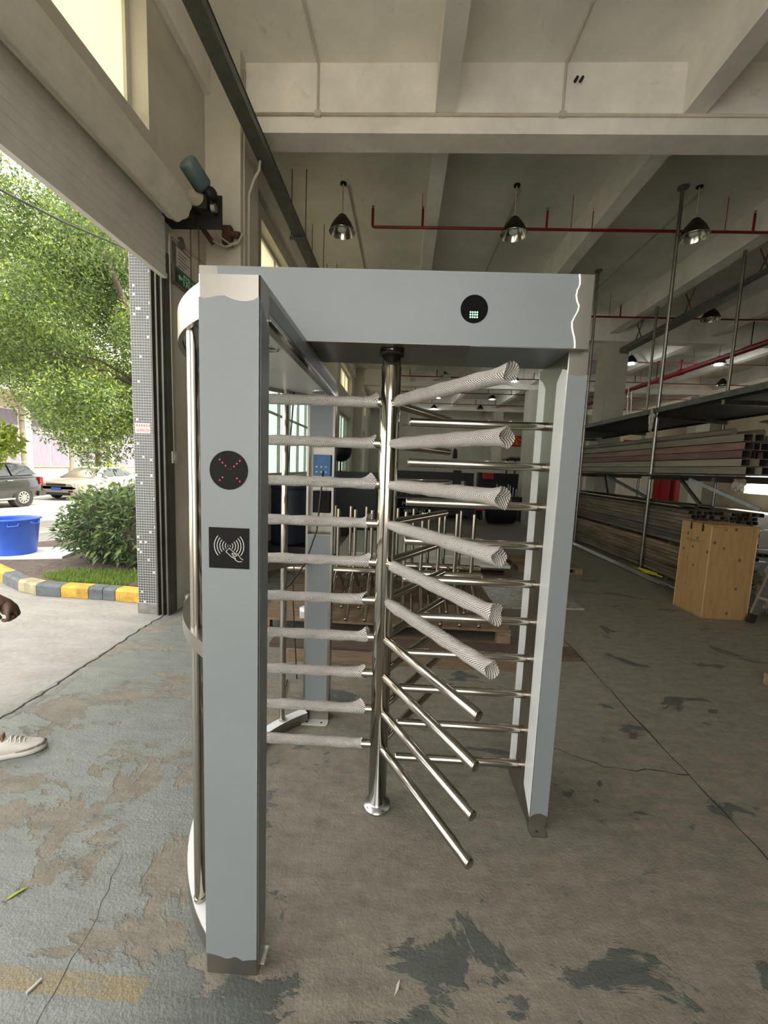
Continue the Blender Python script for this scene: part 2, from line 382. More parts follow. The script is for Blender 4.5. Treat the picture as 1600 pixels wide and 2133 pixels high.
# plywood with knots
t = NT('plywood'); P = t.pos(); n1 = t.noise(t.mapv(P, scale=(9, 9, 0.9)), 3, 5, 0.6)
vo = t.add('ShaderNodeTexVoronoi'); vo.inputs['Scale'].default_value = 9.0; t.link(t.mapv(P, scale=(1, 1, 0.8)), vo.inputs['Vector'])
base = t.ramp(n1, [(0.25, lin('#8b7048')), (0.55, lin('#a58558')), (0.8, lin('#97784f'))])
knot = t.ramp(vo.outputs['Distance'], [(0.10, (1, 1, 1)), (0.19, (0, 0, 0))])
t.link(t.mix(t.math('MULTIPLY', knot.outputs[0], 0.8), base.outputs[0], lin('#4a3018')), t.p.inputs['Base Color']); t.p.inputs['Roughness'].default_value = 0.7; M['plywood'] = t.m

# ------------------------------------------------------------------ the setting
def struct(mb, name, m, parent=None, **k): return mb.build(name, m, parent, kind=None if parent else 'structure', **k)
XW, XO, SLAB = -2.34, -2.65, 6.03       # left wall inner / outer face, ceiling height
XR, YB, YF = 20.0, 29.0, -3.2
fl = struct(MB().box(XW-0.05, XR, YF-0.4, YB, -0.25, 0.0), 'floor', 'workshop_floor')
rnd = random.Random(5)
def ribbon(pts, wfun, z, name, m, parent):
    mb = MB(); L = []; Rr = []
    for i, p in enumerate(pts):
        a = Vector(pts[max(0, i-1)]); b = Vector(pts[min(len(pts)-1, i+1)]); d = (b-a).normalized(); nrm = Vector((-d.y, d.x))
        w0, w1 = wfun(i); L.append((p[0]+nrm.x*w0, p[1]+nrm.y*w0, z)); Rr.append((p[0]-nrm.x*w1, p[1]-nrm.y*w1, z))
    for i in range(len(pts)-1): mb.poly((L[i], Rr[i], Rr[i+1], L[i+1]))
    return mb.build(name, m, parent)
def jag(pts, step, amp, seed):
    r = random.Random(seed); out = []
    for a, b in zip(pts[:-1], pts[1:]):
        n = max(1, int((Vector(b)-Vector(a)).length/step))
        for i in range(n): f = i/n; out.append((a[0]+(b[0]-a[0])*f+r.uniform(-amp, amp), a[1]+(b[1]-a[1])*f+r.uniform(-amp, amp)))
    out.append(pts[-1]); return out
ck = jag([(-2.36, -1.8), (-2.366, 2.1), (-2.345, 2.49), (-2.36, 2.68), (-2.37, 3.13), (-2.39, 3.46), (-2.385, 3.9)], 0.035, 0.010, 3)
ribbon(ck, lambda i: (rnd.uniform(0.004, 0.011), rnd.uniform(0.003, 0.009)), 0.0015, 'crack', 'crack_dark', fl)
ck2 = jag([(-2.33, 2.2), (-2.29, 2.45), (-2.32, 2.75)], 0.03, 0.012, 4)
ribbon(ck2, lambda i: (rnd.uniform(0.015, 0.035), rnd.uniform(0.012, 0.03)), 0.001, 'broken_edge', 'cement_base', fl)
ck3 = jag([(-0.93, 0.75), (-0.975, 1.0), (-1.0, 1.2), (-1.065, 1.43)], 0.04, 0.008, 6)
ribbon(ck3, lambda i: (0.0008, rnd.uniform(0.0004, 0.0014)), 0.001, 'hairline_crack', 'crack_dark', fl)
jt = jag([(1.63, -1.5), (1.63, 2.5), (1.65, 4.5), (1.66, 20)], 0.09, 0.007, 8)
ribbon(jt, lambda i: (rnd.uniform(0.002, 0.007), rnd.uniform(0.002, 0.006)), 0.001, 'expansion_joint', 'joint_dark', fl)
jt2 = jag([(0.95, 2.25), (1.2, 2.12), (1.63, 2.1)], 0.05, 0.015, 9)
ribbon(jt2, lambda i: (rnd.uniform(0.001, 0.004), rnd.uniform(0.001, 0.004)), 0.001, 'hairline_crack', 'joint_dark', fl)

# ground outside: apron, falling gently to the road
def gz(x, y):
    s = max((-x-5.6)/4.5, (y-6.6)/4.5); s = max(0, min(1, s)); s = s*s*(3-2*s)
    return -0.35*s
mb = MB(); xs = [XW-0.05]+[-2.6-0.45*i for i in range(24)]+[-14-1.6*i for i in range(22)]; ys = [-10+1.0*i for i in range(16)]+[6+0.5*i for i in range(14)]+[13.5+2.2*i for i in range(18)]
idx = {}
for i, x in enumerate(xs):
    for j, y in enumerate(ys): idx[i, j] = mb.vert((x, y, gz(x, y)-0.004))
for i in range(len(xs)-1):
    for j in range(len(ys)-1):
        ym, xm = ys[j], xs[i]
        mb.cur = 1 if (xm < -8.2 or ym > 8.6) else 0
        mb.face((idx[i, j], idx[i, j+1], idx[i+1, j+1], idx[i+1, j]), True)
mb.build('ground_outside', ['apron_concrete', 'asphalt'], kind='structure')
mb = MB().box(XR-8, XR+30, -20, 50, -0.3, -0.05); mb.box(-2.6, XR, YF-40, YF-0.4, -0.3, -0.01); mb.build('ground_yard', 'yard_bounce', kind='structure')  # unseen yard, made pale to bounce sunlight onto the ceiling

# ceiling slab with beams
cl = struct(MB().box(XO, XR+0.3, YF-0.3, YB+0.3, SLAB, SLAB+0.2), 'ceiling', 'plaster_ceiling')
for y in (-2.5, 4.95, 11.9, 18.9, 25.9):
    MB().box(XW, XR, y, y+0.28, 5.32, SLAB).build('main_beam', 'plaster', cl)
for x0, x1 in ((0.20, 0.41), (2.87, 3.10), (5.55, 5.80), (8.25, 8.48), (10.9, 11.13), (13.6, 13.83)):
    for y0, y1 in ((-2.22, 4.95), (5.23, 11.9), (12.18, 18.9), (19.18, 25.9)):
        MB().box(x0, x1, y0, y1, 5.515, SLAB).build('secondary_beam', 'plaster', cl)
for y0, y1 in ((-2.22, 4.8), (5.36, 11.75), (12.31, 18.75)):
    MB().box(XW, XW+0.07, y0, y1, 5.58, SLAB).build('edge_beam', 'plaster', cl)

# left wall with its openings, plastered pilasters
def wall_x(name, x0, x1, ya, yb, za, zb, holes, m):
    ys_ = sorted({ya, yb, *[h[0] for h in holes], *[h[1] for h in holes]}); mb = MB()
    for a, b in zip(ys_[:-1], ys_[1:]):
        hs = sorted([(h[2], h[3]) for h in holes if h[0] <= a+1e-6 and h[1] >= b-1e-6]); z = za
        for h0, h1 in hs:
            if h0 > z+1e-6: mb.box(x0, x1, a, b, z, h0)
            z = h1
        if zb > z+1e-6: mb.box(x0, x1, a, b, z, zb)
    return struct(mb, name, m)
HOLES = [(-1.9, 3.96, 0, 3.62), (-1.6, 3.78, 4.45, 5.5), (6.6, 11.2, 1.35, 3.75), (6.6, 11.2, 4.45, 5.35), (13.4, 17.9, 1.35, 3.65), (13.4, 17.9, 4.55, 5.4), (20.3, 24.8, 1.35, 3.65), (20.3, 24.8, 4.55, 5.4)]
wl = wall_x('wall_left', XO, XW, YF, YB, 0, 7.3, HOLES, 'plaster_wall')
for y in (4.8, 11.75, 18.75): MB().box(XW, -1.94, y, y+0.56, 0, SLAB).build('pilaster', 'plaster_wall', wl)
def window(n, hole, cols, rows, pane, depth=0.10, fm='alu_frame'):
    y0, y1, z0, z1 = hole; xm = -2.52
    w = struct(MB().box(xm-0.03, xm+0.03, y0, y0+0.06, z0, z1).box(xm-0.03, xm+0.03, y1-0.06, y1, z0, z1).box(xm-0.03, xm+0.03, y0+0.06, y1-0.06, z0, z0+0.06).box(xm-0.03, xm+0.03, y0+0.06, y1-0.06, z1-0.06, z1), 'window_%d' % n, fm)
    iy0, iy1, iz0, iz1 = y0+0.06, y1-0.06, z0+0.06, z1-0.06
    for i in range(1, cols):
        y = iy0+(iy1-iy0)*i/cols; MB().box(xm-0.025, xm+0.025, y-0.025, y+0.025, iz0, iz1).build('mullion', fm, w)
    for j in range(1, rows):
        z = iz0+(iz1-iz0)*j/rows
        for i in range(cols):
            a = iy0+(iy1-iy0)*i/cols+(0.025 if i else 0); b = iy0+(iy1-iy0)*(i+1)/cols-(0.025 if i < cols-1 else 0)
            MB().box(xm-0.02, xm+0.02, a, b, z-0.02, z+0.02).build('transom', fm, w)
    for i in range(cols):
        for j in range(rows):
            a = iy0+(iy1-iy0)*i/cols; b = iy0+(iy1-iy0)*(i+1)/cols; c = iz0+(iz1-iz0)*j/rows; d = iz0+(iz1-iz0)*(j+1)/rows
            MB().box(xm-0.004, xm+0.004, a+(0.025 if i else 0), b-(0.025 if i < cols-1 else 0), c+(0.02 if j else 0), d-(0.02 if j < rows-1 else 0)).build('pane', pane, w)
window(1, HOLES[1], 3, 1, 'frosted_glass')
window(2, HOLES[2], 6, 2, 'clear_glass'); window(3, HOLES[3], 4, 1, 'frosted_glass')
window(4, HOLES[4], 6, 2, 'clear_glass'); window(5, HOLES[5], 5, 1, 'frosted_glass')
window(6, HOLES[6], 6, 2, 'clear_glass'); window(7, HOLES[7], 5, 1, 'frosted_glass')
# back and right walls, inner columns
wb = struct(MB().box(XO, XR+0.3, YB, YB+0.3, 0, 7.3), 'wall_back', 'plaster_wall')
for x in (-1.0, 5.6, 12.6): MB().box(x, x+0.5, YB-0.2, YB, 0, SLAB).build('pilaster', 'plaster_wall', wb)
wr = wall_x('wall_right', XR, XR+0.3, YF, YB, 0, 7.3, [(13.5, 17.5, 0.9, 3.0), (20.5, 24.5, 0.9, 3.0)], 'plaster_wall')
k = 1
for y in (11.9, 18.9, 25.9):
    for x in (5.55, 13.0):
        if y == 11.9 and x > 10: continue
        struct(MB().box(x, x+0.6, y-0.01, y+0.55, 0, 5.32), 'trim_%d' % k, 'plaster_wall'); k += 1

# front wall behind the viewpoint, with an unseen opening sized to let light in
wf = MB()
for x0, x1, z0, z1 in ((XO, XR+0.3, 5.2, 7.3), (XO, -1.9, 0, 5.2), (1.5, XR+0.3, 0, 5.2)): wf.box(x0, x1, YF-0.3, YF, z0, z1)
wf = struct(wf, 'wall_front', 'plaster_wall')
# tiled reveal of the doorway: mosaic on the wall end, cement foot, dark guide rail
rv = struct(MB().box(XO-0.03, -2.455, 3.955, 3.96, 0.10, 3.62), 'trim_%d' % k, 'mortar')
tg, tw = MB(), MB(); rt_ = random.Random(11); P_ = 0.0262
for i in range(8):
    for j in range(134):
        x = XO-0.028+i*P_; z = 0.105+j*P_
        (tw if rt_.random() < 0.035 else tg).box(x+0.0031, x+P_-0.0031, 3.9525, 3.955, z+0.0031, z+P_-0.0031)
tg.build('mosaic_tiles', 'tile_grey', rv, kind='stuff'); tw.build('white_mosaic_tiles', 'tile_white', rv, kind='stuff')
st = thing('wall_sticker', (-2.58, 3.949, 1.84), 'small white sticker with a red phone number on the tiled edge', 'sticker')
MB().box(-2.663, -2.505, 3.9505, 3.9522, 1.845, 1.945).build('sticker_paper', 'paper_white', st)
text_obj('phone_number', '136 9018 2579', 'sticker_red', 0.042, frame((-2.584, 3.950, 1.872), (1, 0, 0), (0, 0, 1)), st, 0.0002, sx=0.55)
mb = MB(); rt3 = random.Random(4)
for i in range(6):
    x = -2.65+0.0255*i
    for q in range(3): mb.box(x, x+0.014, 3.950, 3.9505, 1.912+0.008*q, 1.9145+0.008*q); mb.box(x+0.003+0.004*q, x+0.005+0.004*q, 3.950, 3.9505, 1.910, 1.932-0.004*rt3.randint(0, 2))
mb.build('printed_characters', 'sticker_red', st)
MB().box(XO-0.035, -2.45, 3.945, 3.96, 0, 0.10).build('cement_foot', 'cement_base', rv)

# ------------------------------------------------------------------ roller shutter with its drive
sh = thing('roller_shutter', (-2.3, 1.3, 3.3), 'grey steel roller shutter rolled up above the open doorway', 'shutter')
for k_ in range(9):
    z = 3.33+k_*0.075
    MB().prism([(-2.306, -1.88, z), (-2.300, -1.88, z+0.004), (-2.2985, -1.88, z+0.037), (-2.300, -1.88, z+0.070), (-2.306, -1.88, z+0.0745)], (0, 5.8, 0)).build('slat', 'shutter', sh)
MB().box(-2.335, -2.285, -1.88, 3.92, 3.29, 3.33).build('bottom_bar', 'shutter', sh)
mb = MB(); cR = Vector((-2.14, 0, 3.885)); n = 40; prof = []
for i in range(n):
    a = 2*math.pi*i/n; rr = 0.132+0.006*math.cos(8*a); prof.append((cR.x+rr*math.cos(a), cR.z+rr*math.sin(a)))
mb.prism([(x, -1.95, z) for x, z in prof], (0, 5.8, 0)); mb.build('rolled_curtain', 'shutter_roll', sh)
mb = MB()
for (x0, x1, y0, y1) in ((-2.45, -2.435, 3.90, 3.95), (-2.45, -2.33, 3.95, 3.96), (-2.40, -2.385, 3.90, 3.95), (-2.345, -2.33, 3.90, 3.955)): mb.box(x0, x1, y0, y1, 0, 3.62)
mb.build('guide_rail', 'rail_dark', sh)
MB().box(-2.34, -2.325, 3.955, 4.05, 0.0, 3.55).build('rail_flange', 'rail_dark', sh)
dr = thing('shutter_motor', (-2.05, 4.06, 3.84), 'dusty shutter drive with green motor on black wall bracket', 'motor')
mb = MB().box(-2.34, -1.84, 4.10, 4.115, 3.83, 4.13); mb.box(-2.34, -2.05, 3.88, 4.10, 3.83, 3.845); mb.build('bracket', 'black_iron', dr)
mot = MB().lathe([(0.0, 0), (0.075, 0.0), (0.085, 0.012), (0.085, 0.20), (0.07, 0.22), (0.0, 0.22)], (-2.02, 3.80, 4.225), 20, (0.30, 0.83, -0.47)).build('motor_housing', 'motor_green', dr)
mb = MB().box(-2.10, -1.93, 3.98, 4.10, 3.95, 4.10); mb.cyl((-2.02, 3.95, 4.02), (-2.02, 4.1, 4.02), 0.075, n=16); mb.cyl((-1.9, 4.02, 3.97), (-1.86, 4.02, 3.97), 0.04, n=12); mb.build('gearbox', 'steel_dull', dr)
mb = MB().lathe([(0.03, 0), (0.05, 0.01), (0.05, 0.05), (0.03, 0.06), (0, 0.06)], (-1.90, 3.98, 4.06), 14, (0.7, -0.6, 0.1)); mb.box(-1.99, -1.92, 3.96, 4.02, 3.93, 4.06); mb.build('limit_switch', 'black_iron', dr)
MB().path([(-1.99, 3.97, 4.14), (-1.95, 3.93, 4.19), (-1.90, 3.95, 4.16), (-1.90, 3.97, 4.10)], 0.007).build('cable_loop', 'cable_black', dr)
for x in (-2.125, -2.045):
    mb = MB(); z = 3.86; i = 0
    while z > 2.75:
        if i % 2 == 0: mb.path([(x-0.006, 4.05, z), (x-0.006, 4.05, z-0.026), (x+0.006, 4.05, z-0.026), (x+0.006, 4.05, z), (x-0.006, 4.05, z)], 0.0022, 5)
        else: mb.path([(x, 4.044, z), (x, 4.044, z-0.026), (x, 4.056, z-0.026), (x, 4.056, z), (x, 4.044, z)], 0.0022, 5)
        z -= 0.022; i += 1
    mb.build('pull_chain', 'rust', dr)
cb = thing('junction_box', (-2.05, 4.72, 4.02), 'rusty brown junction box with hanging grey cable on the pilaster', 'box')
MB().box(-2.12, -2.02, 4.72, 4.80, 4.02, 4.21).build('box_body', 'rust', cb)
MB().cyl((-2.03, 4.75, 4.13), (-1.93, 4.75, 4.12), 0.035, n=12).build('gland', 'rust', cb)
MB().bar((-2.30, 4.55, 4.14), (-2.17, 4.62, 3.96), 0.035, 0.045).build('loose_arm', 'rust', cb)
MB().path([(-2.17, 4.6, 3.98), (-2.06, 4.68, 3.96), (-1.95, 4.74, 4.03), (-1.9, 4.76, 4.14)], 0.012, 8).build('grey_cable', 'pvc_white', cb)
MB().path([(-2.20, 4.62, 4.16), (-2.12, 4.66, 4.06), (-2.02, 4.7, 4.0), (-1.93, 4.75, 4.06)], 0.010, 8).build('grey_cable', 'pvc_white', cb)

# exit sign, notice board, switch with conduit
es = thing('exit_sign', (-2.31, 4.33, 3.3), 'dark green lit exit sign with arrow and running figure', 'sign')
MB().box(-2.335, -2.312, 4.08, 4.62, 3.325, 3.50).build('case', 'sign_grey', es)
pl = MB().box(-2.312, -2.308, 4.105, 4.60, 3.345, 3.48).build('panel', 'sign_green', es)
def flat_yz(pts, x=-2.3075, d=0.0015): return MB().prism([(x, y, z) for y, z in pts], (d, 0, 0))
ay, az = 4.15, 3.412
mb = flat_yz([(ay, az), (ay+0.03, az+0.03), (ay+0.03, az+0.01), (ay+0.075, az+0.01), (ay+0.075, az-0.01), (ay+0.03, az-0.01), (ay+0.03, az-0.03)]); mb.build('arrow', 'sign_glow', es)
mb = MB(); X0 = -2.3075
for y0, y1, z0, z1 in ((4.25, 4.26, 3.36, 3.465), (4.35, 4.36, 3.36, 3.465), (4.26, 4.35, 3.455, 3.465)): mb.box(X0, X0+0.0015, y0, y1, z0, z1)
mb.build('door_mark', 'sign_glow', es)
mb = MB(); mb.cyl((X0, 4.297, 3.438), (X0+0.0015, 4.297, 3.438), 0.009, n=12)
for a, b, w in (((4.303, 3.425), (4.315, 3.398), 0.014), ((4.315, 3.398), (4.295, 3.378), 0.009), ((4.295, 3.378), (4.30, 3.362), 0.008), ((4.315, 3.398), (4.333, 3.385), 0.009), ((4.333, 3.385), (4.343, 3.367), 0.008), ((4.303, 3.422), (4.283, 3.41), 0.007), ((4.306, 3.422), (4.325, 3.418), 0.007)):
    mb.bar((X0+0.0008, *a), (X0+0.0008, *b), w, 0.0015, up=(1, 0, 0))
mb.build('running_figure', 'sign_glow', es)
text_obj('exit_lettering', '安全出口', 'sign_glow', 0.045, frame((X0, 4.47, 3.44), (0, 1, 0), (0, 0, 1)), es)
text_obj('exit_lettering', 'EXIT', 'sign_glow', 0.04, frame((X0, 4.47, 3.385), (0, 1, 0), (0, 0, 1)), es)
nb = thing('notice_board', (-2.33, 4.3, 3.5), 'small grey wall notice with paper sheet above the exit sign', 'notice')
MB().box(-2.338, -2.330, 4.10, 4.42, 3.51, 3.72).build('backing', 'sign_grey', nb)
MB().box(-2.330, -2.327, 4.16, 4.46, 3.50, 3.70).build('paper_sheet', 'paper_white', nb)
mb = MB().cyl((-2.335, 4.25, 3.77), (-2.315, 4.25, 3.77), 0.055, n=20); mb.build('round_plate', 'sign_grey', nb)
mb = MB()
for i in range(5): mb.box(-2.327, -2.3262, 4.19, 4.30+0.12*((i*37) % 5)/5, 3.53+i*0.032, 3.537+i*0.032)
mb.build('printed_lines', 'ink', nb)
sw = thing('wall_switch', (-2.33, 4.04, 1.56), 'small white wall switch with conduit rising beside the doorway', 'switch')
mb = MB().box(-2.34, -2.31, 4.0, 4.09, 1.56, 1.68); mb.build('box', 'pvc_white', sw)
MB().box(-2.31, -2.306, 4.025, 4.065, 1.59, 1.65).build('rocker', 'white_panel', sw)
MB().path([(-2.328, 4.045, 1.68), (-2.328, 4.03, 3.6), (-2.328, 4.04, 3.74), (-2.328, 4.10, 3.76), (-2.328, 4.78, 3.80)], 0.011, 8).build('conduit', 'pvc_white', sw)

# ------------------------------------------------------------------ services under the ceiling
def conduit(pts, label, r=0.013, m='pvc_white'):
    return MB().path(pts, r, 8).build('conduit', m, label=label, cat='conduit')
conduit([(-1.92, 4.935, 5.50), (19, 4.935, 5.50)], 'long pale conduit along the face of the nearest concrete cross beam', 0.016)
MB().box(-1.15, -1.08, 4.915, 4.95, 5.475, 5.53).build('conduit_box', 'pvc_white', label='pale conduit box left of the turnstile, on the nearest cross beam', cat='junction box')
MB().box(1.55, 1.62, 4.915, 4.95, 5.475, 5.53).build('conduit_box', 'pvc_white', label='pale conduit box on the nearest cross beam, right of its first rib', cat='junction box')
conduit([(-1.115, 4.935, 5.53), (-1.115, 4.935, 6.0), (-1.125, 4.91, 6.015), (-1.17, 2.5, 6.015), (-1.2, -1.7, 6.015)], 'pale conduit crossing the nearest ceiling bay on the left')
conduit([(1.585, 4.935, 5.53), (1.585, 4.935, 6.0), (1.59, 4.91, 6.015), (1.62, 2.5, 6.015), (1.65, -1.7, 6.015)], 'pale conduit crossing the nearest ceiling bay in the middle')
for x, nm in ((-1.05, 'left'), (1.66, 'middle'), (4.42, 'right')):
    conduit([(x-0.07, 6.88, 6.015), (x, 6.93, 6.01), (x+0.01, 9.4, 6.01), (x+0.02, 11.88, 6.01)], 'pale conduit running back from the %s unlit pendant lamp' % nm)
conduit([(-1.93, 5.02, 2.6), (-1.93, 5.02, 4.7), (-1.925, 5.02, 4.72), (-1.86, 5.0, 4.86), (-1.80, 5.0, 4.96), (-1.79, 5.0, 5.06)], 'pale bent conduit dropping from the cable tray beside the pilaster', 0.016)
conduit([(-1.93, 4.88, 3.0), (-1.93, 4.88, 5.9)], 'thin vertical conduit on the pilaster edge', 0.010)

def tray(x0, x1, y0, y1, z, label, rods):
    tr_ = thing('cable_tray', ((x0+x1)/2, (y0+y1)/2, z), label, 'cable tray')
    MB().box(x0, x1, y0, y1, z, z+0.004).box(x0, x0+0.004, y0, y1, z+0.004, z+0.09).box(x1-0.004, x1, y0, y1, z+0.004, z+0.09).build('trough', 'galvanised_dark', tr_)
    MB().box(x0-0.004, x1+0.008, y0, y1, z+0.09, z+0.097).build('lid', 'galvanised', tr_)
    for y in rods:
        MB().box(x0-0.06, x1+0.06, y-0.02, y+0.02, z-0.025, z-0.002).build('hanger_bar', 'galvanised_dark', tr_)
        for x in (x0-0.035, x1+0.035): MB().cyl((x, y, z-0.02), (x, y, SLAB), 0.006, n=6).build('threaded_rod', 'black_iron', tr_)
    return tr_
tray(-1.82, -1.67, YF, 11.88, 5.06, 'grey steel cable tray running along the left wall', (-0.2, 3.2, 6.557, 7.95, 9.4, 10.8))
mb = MB().box(-1.86, -1.63, 3.16, 3.24, 5.02, 5.045); mb.build('tape_wrap', 'paper_white', label='pale strip of tape wrapped under the near end of the cable tray', cat='tape')
t2 = thing('cable_tray', (5.9, 6.5, 4.96), 'grey steel cable tray hanging above the pipe rack', 'cable tray')
MB().box(5.80, 6.0, 1.5, 11.7, 4.96, 4.965).box(5.80, 5.805, 1.5, 11.7, 4.965, 5.08).box(5.995, 6.0, 1.5, 11.7, 4.965, 5.08).build('trough', 'galvanised', t2)
for y in (5.5, 7.4, 9.2, 11.0):
    MB().path([(5.82, y, 5.08), (5.88, y-0.15, 5.52)], 0.012, 6).path([(5.98, y, 5.08), (5.9, y+0.15, 5.52)], 0.012, 6).build('hanger', 'rust', t2)

def sprinkler(y, x0, x1, risers, label, z=5.5, r=0.022):
    s = thing('sprinkler_pipe', (x0, y, z), label, 'pipe')
    MB().path([(x0, y, z+0.28), (x0, y, z+0.03), (x0+0.008, y, z+0.008), (x0+0.03, y, z), (x1, y, z)], r, 10).build('red_pipe', 'red_pipe', s)
    for x in [x0]+list(risers):
        h = 0.28
        if x != x0: MB().cyl((x, y, z), (x, y, z+h), r*0.85, n=8).build('riser', 'red_pipe', s)
        MB().cyl((x, y, z+h), (x, y, z+h+0.03), 0.008, n=6).cyl((x, y, z+h+0.03), (x, y, z+h+0.034), 0.022, n=10).build('sprinkler_head', 'steel_dull', s)
    for x in [x0+0.8+2.4*i for i in range(int((x1-x0)/2.4))]:
        MB().cyl((x, y+0.02, z+r), (x, y+0.02, SLAB), 0.005, n=6).build('hanger_rod', 'red_pipe', s)
sprinkler(7.05, -0.655, 14, (0.16, 2.15, 2.88, 5.36, 8.0), 'nearest dark red sprinkler pipe, above the turnstile header')
sprinkler(10.65, -0.655, 14, (0.16, 2.15, 5.2, 5.75, 8.0), 'second dark red sprinkler pipe, in front of the concrete column')
sprinkler(14.65, -0.655, 16, (0.16, 1.3, 2.88, 5.36, 7.4, 8.6), 'third dark red sprinkler pipe, just behind the concrete column')
sprinkler(17.7, -0.655, 16, (0.16, 1.3, 2.88, 4.2, 5.36, 8.0, 9.5), 'fourth dark red sprinkler pipe, over the rear half of the hall')
sprinkler(21.2, -0.655, 16, (0.5, 1.6, 2.88, 4.2, 5.36, 8.0, 9.5), 'fifth dark red sprinkler pipe, near the back wall lamps')
sprinkler(24.7, -0.655, 16, (0.5, 1.6, 2.88, 4.2, 5.36, 8.0, 9.5), 'rearmost dark red sprinkler pipe')
mp = thing('red_main_pipe', (9.07, 18, 5.1), 'thick red fire main running back towards the rear wall', 'pipe')
MB().cyl((9.07, 9, 5.1), (9.07, 28.9, 5.1), 0.08, n=14).build('main_pipe', 'red_pipe', mp)
for y in (10.65, 14.2, 17.7, 21.2): MB().cyl((9.07, y, 5.1), (9.07, y, 5.5), 0.04, n=10).cyl((9.07, y-0.1, 5.1), (9.07, y+0.1, 5.1), 0.10, n=14).build('tee', 'red_pipe', mp)
for y in (11.5, 15.5): MB().cyl((9.07, y, 5.18), (9.07, y, SLAB), 0.012, n=6).build('hanger_rod', 'black_iron', mp)

def pendant(loc, label, lit, group=None):
    x, y, z = loc
    p = thing('pendant_lamp', (x, y, z), label, 'lamp', group)
    MB().cyl((x, y, SLAB-0.02), (x, y, SLAB), 0.05, n=14).build('ceiling_rose', 'black_iron', p)
    MB().cyl((x, y, z+0.25), (x, y, SLAB-0.02), 0.011, n=8).build('rod', 'pvc_white', p)
    sd = MB().lathe([(0.0, 0.27), (0.03, 0.27), (0.05, 0.255), (0.07, 0.24), (0.075, 0.225), (0.10, 0.20), (0.15, 0.13), (0.185, 0.06), (0.205, 0.0)], (x, y, z), 28).build('shade', 'lamp_shade', p)
    MB().lathe([(0.205, 0.0), (0.19, 0.045), (0.155, 0.11), (0.10, 0.185), (0.055, 0.22), (0.0, 0.22)], (x, y, z-0.001), 28).build('reflector', 'reflector', sd)
    MB().lathe([(0.207, 0.0), (0.209, 0.004), (0.207, 0.008), (0.203, 0.004), (0.207, 0.0)], (x, y, z-0.002), 28).build('rim', 'reflector', sd)
    MB().lathe([(0.03, 0.20), (0.045, 0.16), (0.075, 0.10), (0.08, 0.06), (0.065, 0.025), (0.03, 0.008), (0, 0.006)], (x, y, z), 20).build('bulb', 'lamp_on' if lit else 'bulb', p)
    if lit:
        l = bpy.data.lights.new('lamp_light', 'POINT'); l.energy = 18; l.shadow_soft_size = 0.12; l.color = (0.95, 0.98, 1.0)
        lo = bpy.data.objects.new('lamp_light', l); place(lo, (x, y, z-0.06), p)
    return p
off = pendant((-1.12, 6.85, 5.30), 'unlit pendant lamp left of the turnstile, beside the cable tray', False)
on = pendant((4.50, 17.5, 5.36), 'lit pendant lamp seen above the top rotor arm', True)
dup(off, (1.59, 6.85, 5.30), 'unlit pendant lamp in the middle, overlapping the nearest red pipe')
dup(off, (4.34, 6.85, 5.31), 'unlit pendant lamp on the right, next to a steel pole at the ceiling')
dup(off, (7.12, 10.3, 5.36), 'unlit pendant lamp over the pipe rack, under the grey cable tray')
dup(off, (1.62, 17.3, 5.36), 'unlit pendant lamp behind the topmost sleeved rotor arm')
dup(off, (12.58, 17.1, 5.36), 'unlit pendant lamp far right above the rack top shelf')
dup(off, (4.62, 25.5, 5.36), 'small dark pendant lamp near the back wall')
dup(on, (7.48, 14.3, 5.36), 'lit pendant lamp beside the concrete column')
dup(on, (10.18, 14.1, 5.36), 'lit pendant lamp above the rack on the far right')
dup(on, (1.75, 22.0, 5.36), 'lit pendant lamp second row from the back, left one'); dup(on, (4.56, 21.9, 5.36), 'lit pendant lamp second row from the back, right one')
dup(on, (1.83, 25.9, 5.36), 'smallest lit pendant lamp, nearest the back wall')
def fan(x, y, z, a0):
    f = thing('ceiling_fan', (x, y, z), 'x', 'fan')
    MB().cyl((x, y, z+0.08), (x, y, SLAB), 0.012, n=8).build('rod', 'fan_white', f)
    MB().lathe([(0, 0.12), (0.06, 0.11), (0.13, 0.06), (0.14, 0.02), (0.10, -0.02), (0, -0.03)], (x, y, z), 20).build('motor', 'fan_white', f)
    for i in range(3):
        a = a0+i*2*math.pi/3; d = Vector((math.cos(a), math.sin(a), 0)); s_ = Vector((-d.y, d.x, 0.25))
        MB().prism([Vector((x, y, z))+d*0.12+s_*0.03, Vector((x, y, z))+d*0.65+s_*0.07, Vector((x, y, z))+d*0.66-s_*0.07, Vector((x, y, z))+d*0.12-s_*0.03], (0, 0, 0.006)).build('blade', 'fan_white', f)
    return f
f1 = fan(1.5, 15.6, 5.02, 0.15); f1['label'] = 'white ceiling fan just under the turnstile header'
f2 = dup(f1, (6.0, 19.8, 5.0), 'white ceiling fan beside the right turnstile column')
f3 = dup(f1, (0.25, 24.0, 4.1), 'white ceiling fan low on the left, next to the rotor pole')

